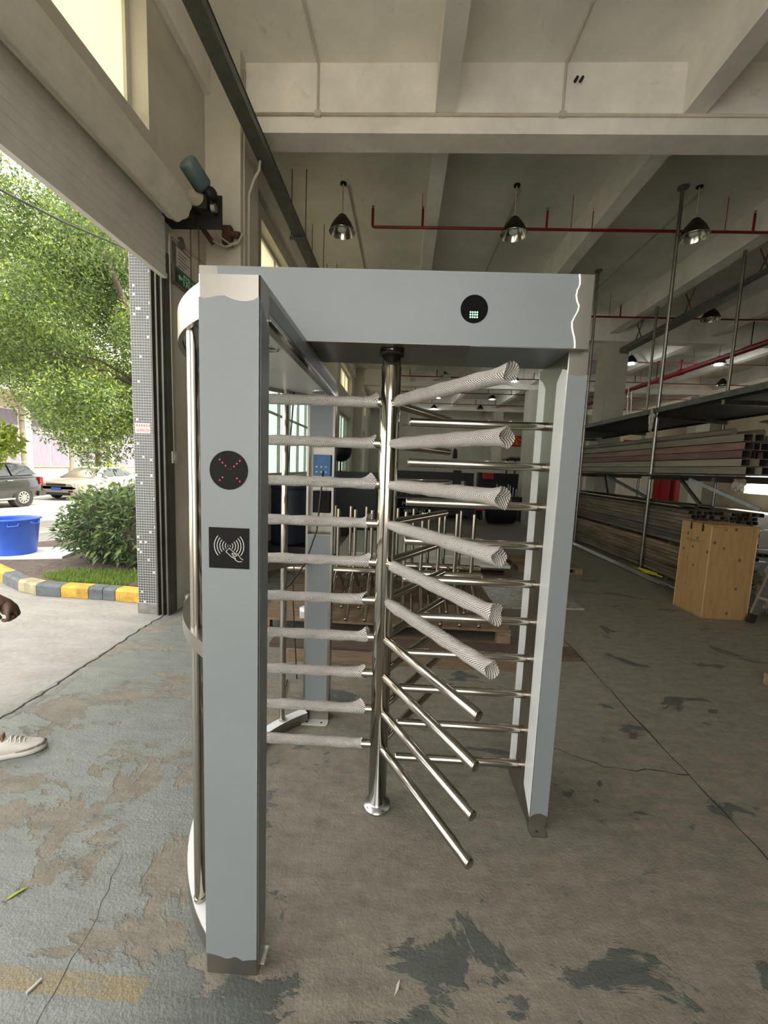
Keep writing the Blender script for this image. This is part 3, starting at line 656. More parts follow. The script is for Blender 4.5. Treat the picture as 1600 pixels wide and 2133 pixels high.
# ------------------------------------------------------------------ the full-height turnstile
TX = Matrix.Rotation(0.01076, 4, 'Z')
def TM(): return MB(TX)
RC = (-0.033, 1.755)
ts = thing('turnstile', TX @ Vector((-0.03, 1.755, 0)), 'full-height stainless turnstile with protective film still on its posts', 'turnstile')
X0_, X1_, YP0, YP1, YQ0, YQ1, HP = -0.536, -0.374, 1.085, 1.16, 2.375, 2.45, 2.079
def bev_box(mb, x0, x1, y0, y1, z0, z1, b=0.004):
    mb.prism([(x0+b, y0, z0), (x1-b, y0, z0), (x1, y0+b, z0), (x1, y1-b, z0), (x1-b, y1, z0), (x0+b, y1, z0), (x0, y1-b, z0), (x0, y0+b, z0)], (0, 0, z1-z0)); return mb
fp = bev_box(TM(), X0_, X1_, YP0, YP1, 0, HP).build('front_post', 'steel_brushed', ts)
rf = random.Random(21)
def wavy(a, b, n, z, amp, seed): 
    r = random.Random(seed); return [(a+(b-a)*i/n, z+r.uniform(-amp, amp)) for i in range(n+1)]
top = [(-0.535, 2.022), (-0.52, 2.018), (-0.50, 2.022), (-0.485, 2.025), (-0.468, 2.027), (-0.45, 2.019), (-0.43, 2.014), (-0.41, 2.013), (-0.39, 2.017), (-0.376, 2.026)]
bot = [(-0.376, 0.060), (-0.39, 0.058), (-0.405, 0.056), (-0.42, 0.052), (-0.432, 0.060), (-0.445, 0.065), (-0.46, 0.058), (-0.475, 0.056), (-0.49, 0.063), (-0.512, 0.068), (-0.535, 0.072)]
TM().prism([(x, YP0-0.0002, z) for x, z in top+bot], (0, -0.0012, 0)).build('protective_film', 'film', fp)
TM().prism([(X1_+0.0002, y, z) for y, z in ((YP0+0.003, 2.02), (YP1-0.002, 1.96), (YP1-0.002, 0.11), (YP0+0.05, 0.085), (YP0+0.02, 0.062), (YP0+0.003, 0.058))], (0.0012, 0, 0)).build('side_film', 'film', fp)
pr = TM(); pr.box(X1_, X1_+0.012, YP1-0.045, YP1+0.004, 0, 0.005); pr.build('foot_plate', 'white_panel', fp)
# red cross indicator
DC = (-0.457, 1.576)
TM().cyl((DC[0], YP0-0.0014, DC[1]), (DC[0], YP0-0.003, DC[1]), 0.0525, n=48).build('indicator_disc', 'black_plastic', fp)
s_ = 0.0525/303
mb = TM(); md = TM()
for x, y in ((300, 293), (345, 342), (392, 388), (527, 394), (572, 350), (618, 304), (300, 615), (345, 570), (572, 578), (618, 627)):
    mb.cyl((DC[0]+(x-440)*s_, YP0-0.003, DC[1]-(y-457)*s_), (DC[0]+(x-440)*s_, YP0-0.0045, DC[1]-(y-457)*s_), 0.0022, 0.0015, n=10)
for x, y in ((437, 435), (480, 437)): md.cyl((DC[0]+(x-440)*s_, YP0-0.003, DC[1]-(y-457)*s_), (DC[0]+(x-440)*s_, YP0-0.0045, DC[1]-(y-457)*s_), 0.0022, 0.0015, n=10)
mb.build('red_led', 'red_led', fp); md.build('unlit_led', 'rust', fp)
# card reader panel with its symbol
cx0, cz0, sc_ = -0.513, 1.4185, 0.1125/647
def cpt(x, y, d=0.0040): return (cx0+(x-123)*sc_, YP0-d, cz0-(y-1345)*sc_)
TM().prism([cpt(123, 1345, 0.0014), cpt(770, 1345, 0.0014), cpt(770, 2000, 0.0014), cpt(123, 2000, 0.0014)], (0, -0.002, 0)).build('card_reader', 'black_plastic', fp)
mb = TM()
def stroke(pts, w=10):
    P = [Vector(cpt(*p)) for p in pts]
    for a, b in zip(P[:-1], P[1:]):
        d = (b-a).normalized(); mb.bar(a-d*w*sc_*0.2, b+d*w*sc_*0.2, w*sc_, 0.0006, up=(0, 1, 0))
for rr, a_ in ((22, 50), (62, 42), (105, 41), (148, 40), (192, 41), (237, 41)):
    for sgn, lim in ((-1, (a_, a_)), (1, (a_, a_*(1.0 if rr < 160 else 0.92)))):
        stroke([(450+sgn*rr*math.cos(R(t_)), 1635-rr*math.sin(R(t_))) for t_ in np.linspace(lim[0], -lim[1], 14)], 11 if rr > 30 else 7)
stroke([(398, 1727), (452, 1668), (548, 1752)], 8); stroke([(398, 1727), (492, 1812)], 8)
stroke([(548, 1752), (582, 1757), (610, 1790), (640, 1830), (675, 1852)], 8); stroke([(492, 1812), (530, 1830), (560, 1865), (600, 1885), (655, 1880)], 8)
stroke([(500, 1745), (495, 1765), (515, 1785), (545, 1797), (578, 1790), (560, 1772), (522, 1760), (505, 1750)], 7); stroke([(505, 1805), (520, 1800), (548, 1820), (555, 1850)], 6)
mb.build('reader_symbol', 'white_print', fp)

# back post: channel with an open service bay
bp = TM()
bp.box(X0_, X0_+0.012, YQ0, YQ1, 0, 2.03); bp.box(X1_-0.012, X1_, YQ0, YQ1, 0, 2.03); bp.box(X0_+0.012, X1_-0.012, YQ1-0.004, YQ1, 0, 2.03)
bp.box(X0_+0.012, X1_-0.012, YQ0, YQ0+0.004, 0, 1.185); bp.box(X0_+0.012, X1_-0.012, YQ0, YQ0+0.004, 1.715, 2.03); bp.box(X0_+0.012, X1_-0.012, YQ0+0.004, YQ1-0.004, 2.02, 2.03)
bp = bp.build('back_post', 'steel_brushed', ts)
TM().prism([(x, YQ0-0.0002, z) for x, z in ((-0.522, 2.0), (-0.388, 2.0), (-0.388, 1.722), (-0.522, 1.722))], (0, -0.0012, 0)).build('protective_film', 'film', bp)
TM().prism([(x, YQ0-0.0002, z) for x, z in [(-0.522, 1.18), (-0.388, 1.18)]+[(-0.388, 0.08), (-0.40, 0.066), (-0.44, 0.06), (-0.48, 0.062), (-0.522, 0.058)]], (0, -0.0012, 0)).build('protective_film', 'film', bp)
TM().box(X0_+0.012, X1_-0.012, YQ0+0.001, YQ0+0.03, 1.17, 1.185).build('bay_sill', 'steel_brushed', bp)
ctl = bev_box(TM(), -0.500, -0.395, YQ0+0.012, YQ0+0.05, 1.535, 1.66).build('control_board', 'blue_board', bp)
bev_box(TM(), -0.500, -0.395, YQ0+0.012, YQ0+0.05, 1.315, 1.445).build('power_unit', 'black_plastic', bp)
mb = TM()
for i in range(6): mb.box(-0.485+0.028*(i % 3), -0.476+0.028*(i % 3), YQ0+0.0105, YQ0+0.012, 1.555+0.03*(i//3), 1.563+0.03*(i//3))
mb.build('board_components', 'steel_dull', bp)
fpl = TM().prism([(x, y, 0) for x, y in ((X0_-0.004, YQ0), (X0_-0.004, YQ0-0.05), (X0_+0.006, YQ0-0.06), (X1_-0.006, YQ0-0.06), (X1_+0.004, YQ0-0.05), (X1_+0.004, YQ0))], (0, 0, 0.005)).build('foot_plate', 'white_panel', bp)
mb = TM()
for x in (-0.50, -0.41): mb.cyl((x, YQ0-0.035, 0.005), (x, YQ0-0.035, 0.0056), 0.007, n=12)
mb.build('bolt_hole', 'crack_dark', bp)
# canopy rail, soffit, hoops, uprights
TM().box(-0.415, X1_, YP1, YQ0, 1.995, HP).build('canopy_rail', 'steel_brushed', ts)
TM().box(X1_, X1_+0.0012, YP1+0.002, YQ0, 2.012, 2.06).build('rail_film', 'film', ts)
TM().box(-0.385, X1_+0.004, YP1, YQ0, 1.990, 1.995).build('rail_lip', 'steel', ts)
A0, A1 = R(180-51.8), R(180+51.8)
arcp = arc(RC, 0.797, A0, A1, 28)
soff = TM().prism([(x, y, 2.002) for x, y in arcp]+[(-0.415, YP1, 2.002), (-0.415, YQ0, 2.002)], (0, 0, 0.006)).build('canopy_soffit', 'film_pale_lit', ts)
TM().prism([(x, y, HP-0.006) for x, y in arcp]+[(-0.415, YP1, HP-0.006), (-0.415, YQ0, HP-0.006)], (0, 0, 0.006)).build('canopy_top', 'steel_brushed', ts)
for x, y in ((-0.47, 1.46), (-0.455, 2.275)):
    mb = TM(); mb.lathe([(0.0, 2.0005), (0.018, 2.001), (0.026, 2.0), (0.033, 1.996), (0.035, 2.001), (0.035, 2.004)], (x, y, 0), 20); mb.build('downlight', 'chrome', soff)
def ringband(r0, r1, z0, z1, n=36):
    mb = TM(); o = arc(RC, r1, A0, A1, n); i_ = arc(RC, r0, A0, A1, n)
    for k_ in range(n):
        a, b, c, d = o[k_], o[k_+1], i_[k_+1], i_[k_]
        mb.poly(((*a, z0), (*a, z1), (*b, z1), (*b, z0))); mb.poly(((*d, z0), (*c, z0), (*c, z1), (*d, z1)))
        mb.poly(((*a, z1), (*d, z1), (*c, z1), (*b, z1))); mb.poly(((*a, z0), (*b, z0), (*c, z0), (*d, z0)))
    return mb
ringband(0.799, 0.812, 1.985, HP).build('top_hoop', 'steel_brushed', ts)
ringband(0.752, 0.812, 1.010, 1.058).build('middle_hoop', 'steel_brushed', ts)
bh = ringband(0.752, 0.812, 0.0, 0.06).build('bottom_hoop', 'steel_brushed', ts)
ringband(0.754, 0.81, 0.0602, 0.0612).build('protective_film', 'film_pale_lit', bh)
for sg in (-1, 1):
    a = math.pi+sg*math.asin(0.508/0.787); x, y = RC[0]+0.787*math.cos(a), RC[1]+0.787*math.sin(a)
    for z0, z1 in ((0.0615, 1.010), (1.058, 2.002)): TM().cyl((x, y, z0), (x, y, z1), 0.0185, n=20).build('upright_tube', 'steel', ts)
    TM().cyl((x, y, 0.0615), (x, y, 0.075), 0.021, n=20).build('tube_collar', 'steel', ts)

# header box
HX0, HX1, HY0, HY1, HZ0, HZ1 = -0.809, 0.717, 1.645, 1.966, 2.084, 2.357
hd = TM().box(HX0, HX1, HY0, HY1, HZ0, HZ1).build('header', 'steel_brushed', ts)
re_ = [(0.655, HZ1-0.001)]+[(0.655+0.006*math.sin(i*1.3)+rf.uniform(-0.004, 0.004)-(0.012 if i > 8 else 0)*math.sin((i-8)*0.8), HZ1-0.001-i*0.0193) for i in range(1, 14)]+[(0.660, HZ0+0.001)]
TM().prism([(x, HY0-0.0002, z) for x, z in [(-0.738, HZ1-0.001)]+re_+[(-0.72, HZ0+0.001), (-0.728, 2.2), (-0.735, 2.33)]], (0, -0.0014, 0)).build('protective_film', 'film', hd)
mb = TM()
for a, b in zip(re_[:-1], re_[1:]): mb.poly(((a[0], HY0-0.0017, a[1]), (b[0], HY0-0.0017, b[1]), (b[0]+0.005, HY0-0.006, b[1]), (a[0]+0.004, HY0-0.007, a[1])))
mb.build('torn_film_edge', 'film_edge', hd)
TM().prism([(x, y, HZ0-0.0002) for x, y in ((0.262, HY0+0.002), (0.275, 1.72), (0.268, 1.80), (0.285, 1.87), (0.258, HY1-0.003), (0.66, HY1-0.003), (0.66, HY0+0.002))], (0, 0, -0.0012)).build('underside_film', 'film', hd)
TM().cyl((0.269, HY0-0.0016, 2.220), (0.269, HY0-0.003, 2.220), 0.0525, n=48).build('indicator_disc', 'black_glass', hd)
mb = TM()
for i in range(4):
    for j in range(3): mb.cyl((0.2555+i*0.0087, HY0-0.003, 2.1895+j*0.0092), (0.2555+i*0.0087, HY0-0.0042, 2.1895+j*0.0092), 0.0026, n=10)
mb.build('green_led', 'green_led', hd)

# right column and its fixed comb
CX0, CX1, CY0, CY1, CH = 0.662, 0.743, 1.688, 2.021, 2.084
cc = bev_box(TM(), CX0, CX1, CY0, CY1, 0, CH, 0.003).build('side_column', 'steel_brushed', ts)
tp_ = [(CX0+0.002, 2.0), (CX0+0.015, 1.995), (CX0+0.03, 1.990), (CX0+0.05, 1.991), (CX0+0.065, 1.996), (CX1-0.002, 1.998)]
bt_ = [(CX1-0.002, 0.058), (CX1-0.012, 0.064), (CX0+0.05, 0.072), (CX0+0.035, 0.072), (CX0+0.018, 0.066), (CX0+0.002, 0.052)]
TM().prism([(x, CY0-0.0002, z) for x, z in tp_+bt_], (0, -0.0012, 0)).build('protective_film', 'film', cc)
TM().prism([(CX0-0.0002, y, z) for y, z in ((CY0+0.002, 2.015), (1.74, 2.03), (1.79, 1.985), (1.792, 1.2), (1.788, 0.13), (1.75, 0.10), (CY0+0.002, 0.052))], (-0.0012, 0, 0)).build('front_strip_film', 'film_pale_lit', cc)
TM().prism([(CX0-0.0002, y, z) for y, z in ((1.925, 1.985), (1.96, 2.02), (CY1-0.002, 2.05), (CY1-0.002, 0.08), (1.96, 0.09), (1.925, 0.12))], (-0.0012, 0, 0)).build('back_strip_film', 'film_pale_lit', cc)
ft = TM().prism([(x, y, 0.0) for x, y in ((0.655, CY0), (0.655, 1.648), (0.663, 1.638), (0.722, 1.638), (0.73, 1.648), (0.73, CY0))], (0, 0, 0.006)).build('foot_plate', 'steel_brushed', cc)
TM().cyl((0.69, 1.662, 0.006), (0.69, 1.662, 0.0066), 0.006, n=12).build('bolt_hole', 'crack_dark', cc)
def rod(mb, p0, p1, r, n=20):
    p0 = Vector(p0); p1 = Vector(p1); d = (p1-p0).normalized(); mb.cyl(p0, p1-d*0.006, r, n=n, caps=False)
    L = (p1-p0).length; mb.lathe([(r, L-0.006), (r*0.92, L-0.0025), (r*0.7, L-0.0006), (0.0005, L)], p0, n, d)
    return mb
for k_ in range(10):
    z = 1.808-0.1812*k_
    rod(TM(), (CX0, 1.86, z), (0.043, 1.86, z), 0.019).build('comb_bar', 'steel', ts)

# rotor: pole, thirty arms, net sleeves on sixteen of them
SHX = Matrix(((1, 0, -0.0055, 0), (0, 1, 0, 0), (0, 0, 1, 0), (0, 0, 0, 1)))
TR = TX @ SHX
def RM(): return MB(TR)
mb = RM(); mb.lathe([(0.034, 0.034), (0.0425, 0.036), (0.0425, 2.02), (0.0415, 2.022), (0.0385, 2.024), (0.0385, 2.075), (0.034, 2.077), (0.034, 2.084)], (*RC, 0), 36)
ro = mb.build('rotor', 'steel', ts)
RM().lathe([(0.034, 2.065), (0.052, 2.067), (0.052, 2.077), (0.034, 2.079)], (*RC, 0), 28).build('bearing_ring', 'black_iron', ro)
TM().lathe([(0, 0), (0.062, 0), (0.063, 0.002), (0.062, 0.012), (0.034, 0.014), (0.030, 0.02), (0.030, 0.036), (0.0, 0.036)], (*RC, 0), 36).build('floor_flange', 'zinc', ro)
mb = TM()
for i in range(4):
    a = 0.6+i*math.pi/2; mb.cyl((RC[0]+0.049*math.cos(a), RC[1]+0.049*math.sin(a), 0.012), (RC[0]+0.049*math.cos(a), RC[1]+0.049*math.sin(a), 0.0128), 0.006, n=10)
mb.build('flange_hole', 'crack_dark', ro)
ZA = [1.873-0.1732*k_ for k_ in range(10)]
ANG = (math.pi, -R(59.6), R(59.6))
def sleeve(z, ang, r0, r1, mode, seed):
    rr = random.Random(seed); N = 20; d = Vector((math.cos(ang), math.sin(ang), 0)); sd = Vector((-d.y, d.x, 0)); up = Vector((0, 0, 1)); c = Vector((RC[0], RC[1], z))
    L = r1-r0; m = 44; vs_ = []; uvs = []; ph = rr.uniform(0, 6)
    for j in range(m+1):
        f = j/m; s = r0+L*f
        for i in range(N+1):
            a = 2*math.pi*(i % N)/N; ru = 0.0225+0.0012*math.sin(s*40+ph)+0.0008*math.sin(a*3+s*60); off = Vector((0, 0, 0)); ss = s
            if mode == 0:      # inner end next to the pole: slanted mouth with an upturned flap
                e = max(0, 1-f/0.10); tp = max(0, math.sin(a)); off = up*(0.022*e*e*tp*(1+0.3*math.sin(ph+a*2))); ss = s+e*0.03*(0.5-0.5*math.sin(a))*math.cos(ph)+e*0.012*math.sin(a*2+ph)
            else:              # outer end: flared crumpled mouth past the end of the arm
                e = max(0, (f-0.93)/0.07); ru = ru+0.0025+e*(0.002+0.011*(math.exp(-((a-5.0)/0.55)**2)+0.5*math.exp(-((a-1.4)/0.5)**2))*e); ss = s+e*0.006*math.sin(a*3+ph)
                e2 = max(0, 1-f/0.06); ru = ru*(1-0.15*e2); ss += e2*0.02*math.sin(a+ph)
            vs_.append(c+d*ss+sd*(ru*math.cos(a))+up*(ru*math.sin(a))+off); uvs.append((i/N, s))
    X = np.array(TR); P = np.array([tuple(v) for v in vs_]) @ X[:3, :3].T + X[:3, 3]
    og = Vector(P.mean(0)); P = P-np.array(og); fs = []
    for j in range(m):
        for i in range(N): fs.append((j*(N+1)+i, j*(N+1)+i+1, (j+1)*(N+1)+i+1, (j+1)*(N+1)+i))
    me = bpy.data.meshes.new('net_sleeve'); me.from_pydata(P.tolist(), [], fs); me.polygons.foreach_set('use_smooth', [True]*len(fs)); me.materials.append(M['net_sleeve'])
    ul = me.uv_layers.new(name='UVMap')
    lv = np.empty(len(me.loops), dtype=np.int32); me.loops.foreach_get('vertex_index', lv)
    ul.data.foreach_set('uv', np.array(uvs, dtype=np.float32)[lv].ravel())
    return place(bpy.data.objects.new('net_sleeve', me), og, ro)
for k_, z in enumerate(ZA):
    for q, a in enumerate(ANG):
        d = Vector((math.cos(a), math.sin(a), 0)); c = Vector((*RC, z))
        rod(RM(), c+d*0.038, c+d*0.645, 0.019).build('arm', 'steel', ro)
        if q == 0: sleeve(z, a, (0.062, 0.066, 0.066, 0.068, 0.075, 0.085, 0.065, 0.085, 0.085, 0.062)[k_], 0.665, 0, 40+k_)
        elif q == 1 and k_ < 6: sleeve(z, a, 0.055, 0.685, 1, 70+k_)

# ------------------------------------------------------------------ spare rotors on their pallet
def pallet(name, x0, x1, y0, y1, h, label, m='wood_pallet', n=7):
    p = thing(name, ((x0+x1)/2, (y0+y1)/2, 0), label, 'pallet')
    for i in range(3):
        y = y0+(y1-y0-0.09)*i/2
        for j in range(3):
            x = x0+(x1-x0-0.12)*j/2; MB().box(x, x+0.12, y, y+0.09, 0.022, h-0.024).build('block', m, p)
        MB().box(x0, x1, y, y+0.09, 0, 0.02).build('bottom_board', m, p)
    w = (y1-y0)/n
    for i in range(n): MB().box(x0, x1, y0+w*i+0.006, y0+w*(i+1)-0.006, h-0.022, h+rnd.uniform(-0.002, 0.002)).build('deck_board', m, p)
    return p
pallet('wooden_pallet', -1.30, 1.06, 3.60, 5.1, 0.16, 'long brown wooden pallet carrying the spare rotors')
def spare_rotor(y, zc, x0, label, rot, a0):
    s = thing('spare_rotor', (x0+1.0, y, 0.16), label, 'turnstile rotor')
    sh_ = MB().cyl((x0, y, zc), (x0+2.03, y, zc), 0.0425, n=28).build('shaft', 'steel', s)
    MB().cyl((x0+2.03, y, zc), (x0+2.05, y, zc), 0.034, n=20).build('shaft_end', 'steel_dull', s)
    for k_ in range(10):
        x = x0+a0+0.1732*k_
        for a in (rot, rot+2*math.pi/3, rot-2*math.pi/3):
            d = Vector((0, math.sin(a), math.cos(a))); c = Vector((x, y, zc)); rod(MB(), c+d*0.038, c+d*0.645, 0.019, 14).build('arm', 'steel', s)
spare_rotor(4.10, 0.518, -1.18, 'spare polished rotor lying on the pallet, nearer to the turnstile', 0.0, 0.376)
spare_rotor(4.42, 0.518, -1.14, 'spare polished rotor lying on the pallet, partly behind the nearer one', 0.0, 0.25)
bdg = MB().box(-1.10, 1.60, 3.36, 3.58, 0, 0.035, rz=0.02).build('timber_board', 'wood_dark', label='dark timber board lying on the floor before the pallet', cat='board')
MB().box(-0.9, 1.2, 3.12, 3.29, 0.0, 0.025, rz=0.02).build('timber_board', 'wood_pallet', label='thin brown plank lying nearest the turnstile on the floor', cat='board')
pallet('wooden_pallet', -1.1, 1.75, 6.1, 8.6, 0.13, 'wooden pallet under the white panels behind the spare rotors', 'wood_dark', 9)
MB().box(-1.05, 1.72, 6.12, 8.55, 0.132, 0.175).build('white_panel_stack', 'white_panel', label='lower white board on the pallet behind the spare rotors', cat='panel')
MB().box(-0.9, 1.25, 6.5, 8.8, 0.177, 0.21, rz=0.06).build('white_panel_stack', 'white_panel', label='upper white board, turned slightly, behind the spare rotors', cat='panel')
pallet('wooden_pallet', 1.95, 2.98, 6.5, 7.4, 0.10, 'small pale pallet on the floor right of the turnstile column', 'wood_pallet', 6)
MB().box(1.15, 2.2, 4.7, 5.6, 0.0, 0.02, rz=0.1).build('glass_sheet', 'clear_wrap', label='greyish plastic sheet on the floor beyond the pallet end', cat='sheet')

# clutter by the left windows
dm = thing('blue_drum', (-1.75, 6.3, 0), 'dark blue plastic drum behind the back post', 'drum')
MB().lathe([(0, 0), (0.28, 0), (0.29, 0.03), (0.29, 0.4), (0.30, 0.42), (0.29, 0.44), (0.29, 0.85), (0.27, 0.88), (0, 0.88)], (-1.75, 6.3, 0.35), 28).build('drum_body', 'navy', dm)
MB().lathe([(0.28, 0.85), (0.30, 0.86), (0.30, 0.91), (0.28, 0.92), (0, 0.92)], (-1.75, 6.3, 0.35), 28).build('drum_lid', 'navy', dm)
MB().box(-2.1, -1.4, 5.95, 6.65, 0, 0.35).build('drum_plinth', 'machine_black', dm)
bc = thing('tool_cabinet', (-1.05, 9.2, 0), 'black workshop cabinet with a bright blue side', 'cabinet')
MB().box(-1.46, -0.55, 9.0, 9.6, 0, 1.47).build('cabinet_body', 'machine_black', bc); MB().box(-1.50, -1.46, 8.98, 9.6, 0, 1.47).build('blue_side', 'blue_paint', bc)
for i in range(3): MB().box(-1.42, -0.6, 8.985, 9.0, 0.1+0.45*i, 0.5+0.45*i).build('drawer', 'machine_black', bc)
pf = thing('pedestal_fan', (-1.62, 10.6, 0), 'dark pedestal fan standing near the left windows', 'fan')
MB().cyl((-1.62, 10.6, 0), (-1.62, 10.6, 0.05), 0.25, n=24).cyl((-1.62, 10.6, 0.05), (-1.62, 10.6, 1.75), 0.025, n=10).build('stand', 'black_iron', pf)
MB().lathe([(0.05, -0.1), (0.25, -0.08), (0.3, 0.0), (0.25, 0.08), (0.05, 0.1), (0, 0.1)], (-1.62, 10.6, 2.0), 24, (0.4, -0.9, 0)).build('fan_cage', 'machine_black', pf)
# cutting machine and back of the hall
cm = thing('cutting_machine', (1.1, 13.6, 0), 'black sheet-cutting machine with gantry in the middle of the hall', 'machine')
MB().box(-0.6, 2.42, 13.2, 15.2, 0.12, 0.60).build('bed', 'machine_black', cm)
for x in (-0.5, 2.2): MB().box(x, x+0.15, 13.3, 15.1, 0, 0.12).build('foot', 'machine_black', cm)
MB().box(-0.6, 2.42, 13.15, 13.25, 0.66, 0.86).build('front_rail', 'machine_black', cm)
MB().box(-0.8, 2.40, 13.6, 13.95, 1.25, 1.52).build('gantry_beam', 'machine_black', cm)
for x in (-0.8, 2.15): MB().box(x, x+0.25, 13.55, 14.0, 0.60, 1.25).build('gantry_leg', 'machine_black', cm)
MB().box(1.7, 1.95, 13.4, 13.6, 1.05, 1.6).build('cutting_head', 'machine_black', cm)
MB().box(1.1, 1.95, 13.35, 13.55, 0.86, 1.1).build('red_carriage', 'machine_red', cm)
MB().box(-0.09, 1.05, 13.17, 13.2, 0.10, 0.62).build('name_panel', 'black_plastic', cm)
text_obj('lettering', 'MA', 'white_print', 0.22, frame((0.18, 13.165, 0.44), (1, 0, 0), (0, 0, 1)), cm, sx=0.9); text_obj('lettering', '4000  57-657', 'white_print', 0.17, frame((0.46, 13.165, 0.21), (1, 0, 0), (0, 0, 1)), cm, sx=0.78)
MB().box(-0.04, 0.9, 13.164, 13.17, 0.315, 0.322).build('underline', 'white_print', cm)
mb = MB()
for i in range(14): mb.cyl((-0.4+0.2*i, 13.14, 0.76), (-0.4+0.2*i, 13.15, 0.76), 0.012, n=8)
mb.build('rail_bolt', 'steel', cm)
wb2 = thing('storage_bench', (3.3, 13.6, 0), 'dark bench stacked with rods and a red welding set', 'bench')
MB().box(2.62, 3.95, 13.3, 14.2, 0.75, 0.80).box(2.62, 2.70, 13.3, 14.2, 0, 0.75).box(3.87, 3.95, 13.3, 14.2, 0, 0.75).build('bench_frame', 'machine_black', wb2)
MB().box(2.6, 3.95, 13.9, 14.2, 0.8, 1.55).build('back_panel', 'machine_black', wb2)
MB().box(2.42, 2.85, 12.9, 13.25, 0.35, 0.95).build('welding_set', 'machine_red', wb2)
MB().box(2.7, 3.0, 13.4, 13.7, 1.35, 1.55).build('red_case', 'machine_red', wb2)
for i in range(9): MB().cyl((3.05+0.09*i, 13.45, 0.80), (3.05+0.09*i+0.01*(i % 3), 13.5, 1.05+0.05*((i*7) % 4)), 0.02, n=8).build('rod', 'steel_dull', wb2)
MB().cyl((2.7, 12.4, 0.36), (3.45, 12.5, 0.36), 0.34, n=24).build('gas_tank', 'machine_black', label='black horizontal tank on the floor behind the comb bars', cat='tank')
tb = thing('pipe_table', (5.7, 20.2, 0), 'far work table loaded with dark pipes', 'table')
MB().box(5.0, 6.5, 20, 20.8, 2.18, 2.24).build('table_top', 'machine_black', tb)
for x in (5.1, 5.5, 5.9, 6.4): MB().box(x-0.03, x+0.03, 20.05, 20.1, 0, 2.18).build('leg', 'black_iron', tb)
for i in range(4): MB().cyl((5.2, 20.1+0.13*i, 2.31), (6.4, 20.1+0.13*i, 2.31), 0.06, n=10).build('pipe', 'steel_dull', tb)
MB().lathe([(0, 0), (0.11, 0), (0.12, 0.05), (0.10, 0.4), (0.06, 0.5), (0, 0.5)], (2.55, 20.0, 2.15), 16).build('gas_cylinder', 'machine_black', label='small dark bottle shape standing at the back of the hall', cat='bottle')
MB().box(1.6, 4.6, 19.8, 20.6, 0, 2.15).build('partition_cabinet', 'plaster_wall', label='pale low cabinet row against the rear of the hall', cat='cabinet')
b1 = thing('safety_banner', (7.2, 28.75, 3.4), 'red wall banner with yellow safety characters, left of the column', 'banner')
MB().box(6.05, 8.16, 28.76, 28.79, 3.38, 4.12).build('banner_cloth', 'banner_red', b1); text_obj('lettering', '安全', 'banner_yellow', 0.62, frame((7.55, 28.755, 3.75), (1, 0, 0), (0, 0, 1)), b1, 0.002)
b2 = thing('safety_banner', (15.5, 28.95, 3.5), 'red wall banner glimpsed between the rack shelves', 'banner')
MB().box(14.6, 15.95, 28.96, 28.99, 3.45, 4.12).build('banner_cloth', 'banner_red', b2); text_obj('lettering', '全', 'banner_yellow', 0.6, frame((15.1, 28.955, 3.78), (1, 0, 0), (0, 0, 1)), b2, 0.002)
sk = MB().box(5.72, 5.84, 28.77, 28.8, 2.6, 2.75).build('wall_socket', 'pvc_white', label='small white socket on the back wall pilaster', cat='socket')
for x0, x1, lb in ((12.4, 12.9, 'red fire cabinet seen through the rack, left one'), (13.1, 13.7, 'red fire cabinet seen through the rack, right one')):
    fc = thing('fire_cabinet', ((x0+x1)/2, 20.2, 0), lb, 'cabinet'); MB().box(x0, x1, 20, 20.5, 0.0, 1.78).build('cabinet_body', 'machine_red', fc); MB().box(x0+0.05, x1-0.05, 19.985, 20, 0.2, 1.7).build('door', 'machine_red', fc)

# ------------------------------------------------------------------ pipe rack on the right
rk = thing('pipe_rack', (5.0, 7.8, 0), 'tall steel pipe rack with poles reaching the ceiling', 'rack')
FP = [((4.25, 7.13), (4.10, 6.86)), ((4.19, 9.72), (4.08, 9.48)), ((4.22, 12.2), (4.10, 12.2)), ((5.70, 7.6), (5.70, 7.6)), ((5.70, 10.0), (5.70, 10.0)), ((5.70, 5.7), (5.70, 5.7))]
for (a, b) in FP:
    MB().cyl((*a, 0.0), (*b, 6.01), 0.027, n=14).build('pole', 'steel_dull', rk)
    MB().cyl((*b, 6.005), (*b, SLAB), 0.075, n=18).build('ceiling_flange', 'steel_dull', rk)
for y, ya in ((7.0, 7.6), (9.62, 10.0), (12.1, 12.1), (5.6, 5.7)):
    for z in (1.60, 2.62): MB().bar((4.16, y, z), (5.74, ya, z), 0.05, 0.06).build('cross_beam', 'steel_dull', rk)
for x in (4.2, 5.66):
    for z in (1.655, 2.675): MB().box(x-0.02, x+0.02, 4.75, 12.3, z-0.03, z).build('shelf_rail', 'black_iron', rk)
for a, b in (((4.4, 6.1, 1.22), (4.6, 6.9, 1.60)), ((4.5, 7.6, 1.24), (4.3, 8.7, 1.60)), ((4.9, 5.7, 1.22), (4.4, 6.4, 1.60)), ((4.5, 9.0, 1.24), (4.7, 9.6, 1.60))): MB().bar(a, b, 0.03, 0.05).build('brace', 'galvanised', rk)
MB().box(4.14, 5.78, 4.75, 12.3, 2.68, 2.70).build('top_shelf', 'galvanised_dark', rk)
MB().box(4.13, 4.16, 4.75, 12.3, 2.665, 2.745).build('shelf_edge', 'galvanised', rk)
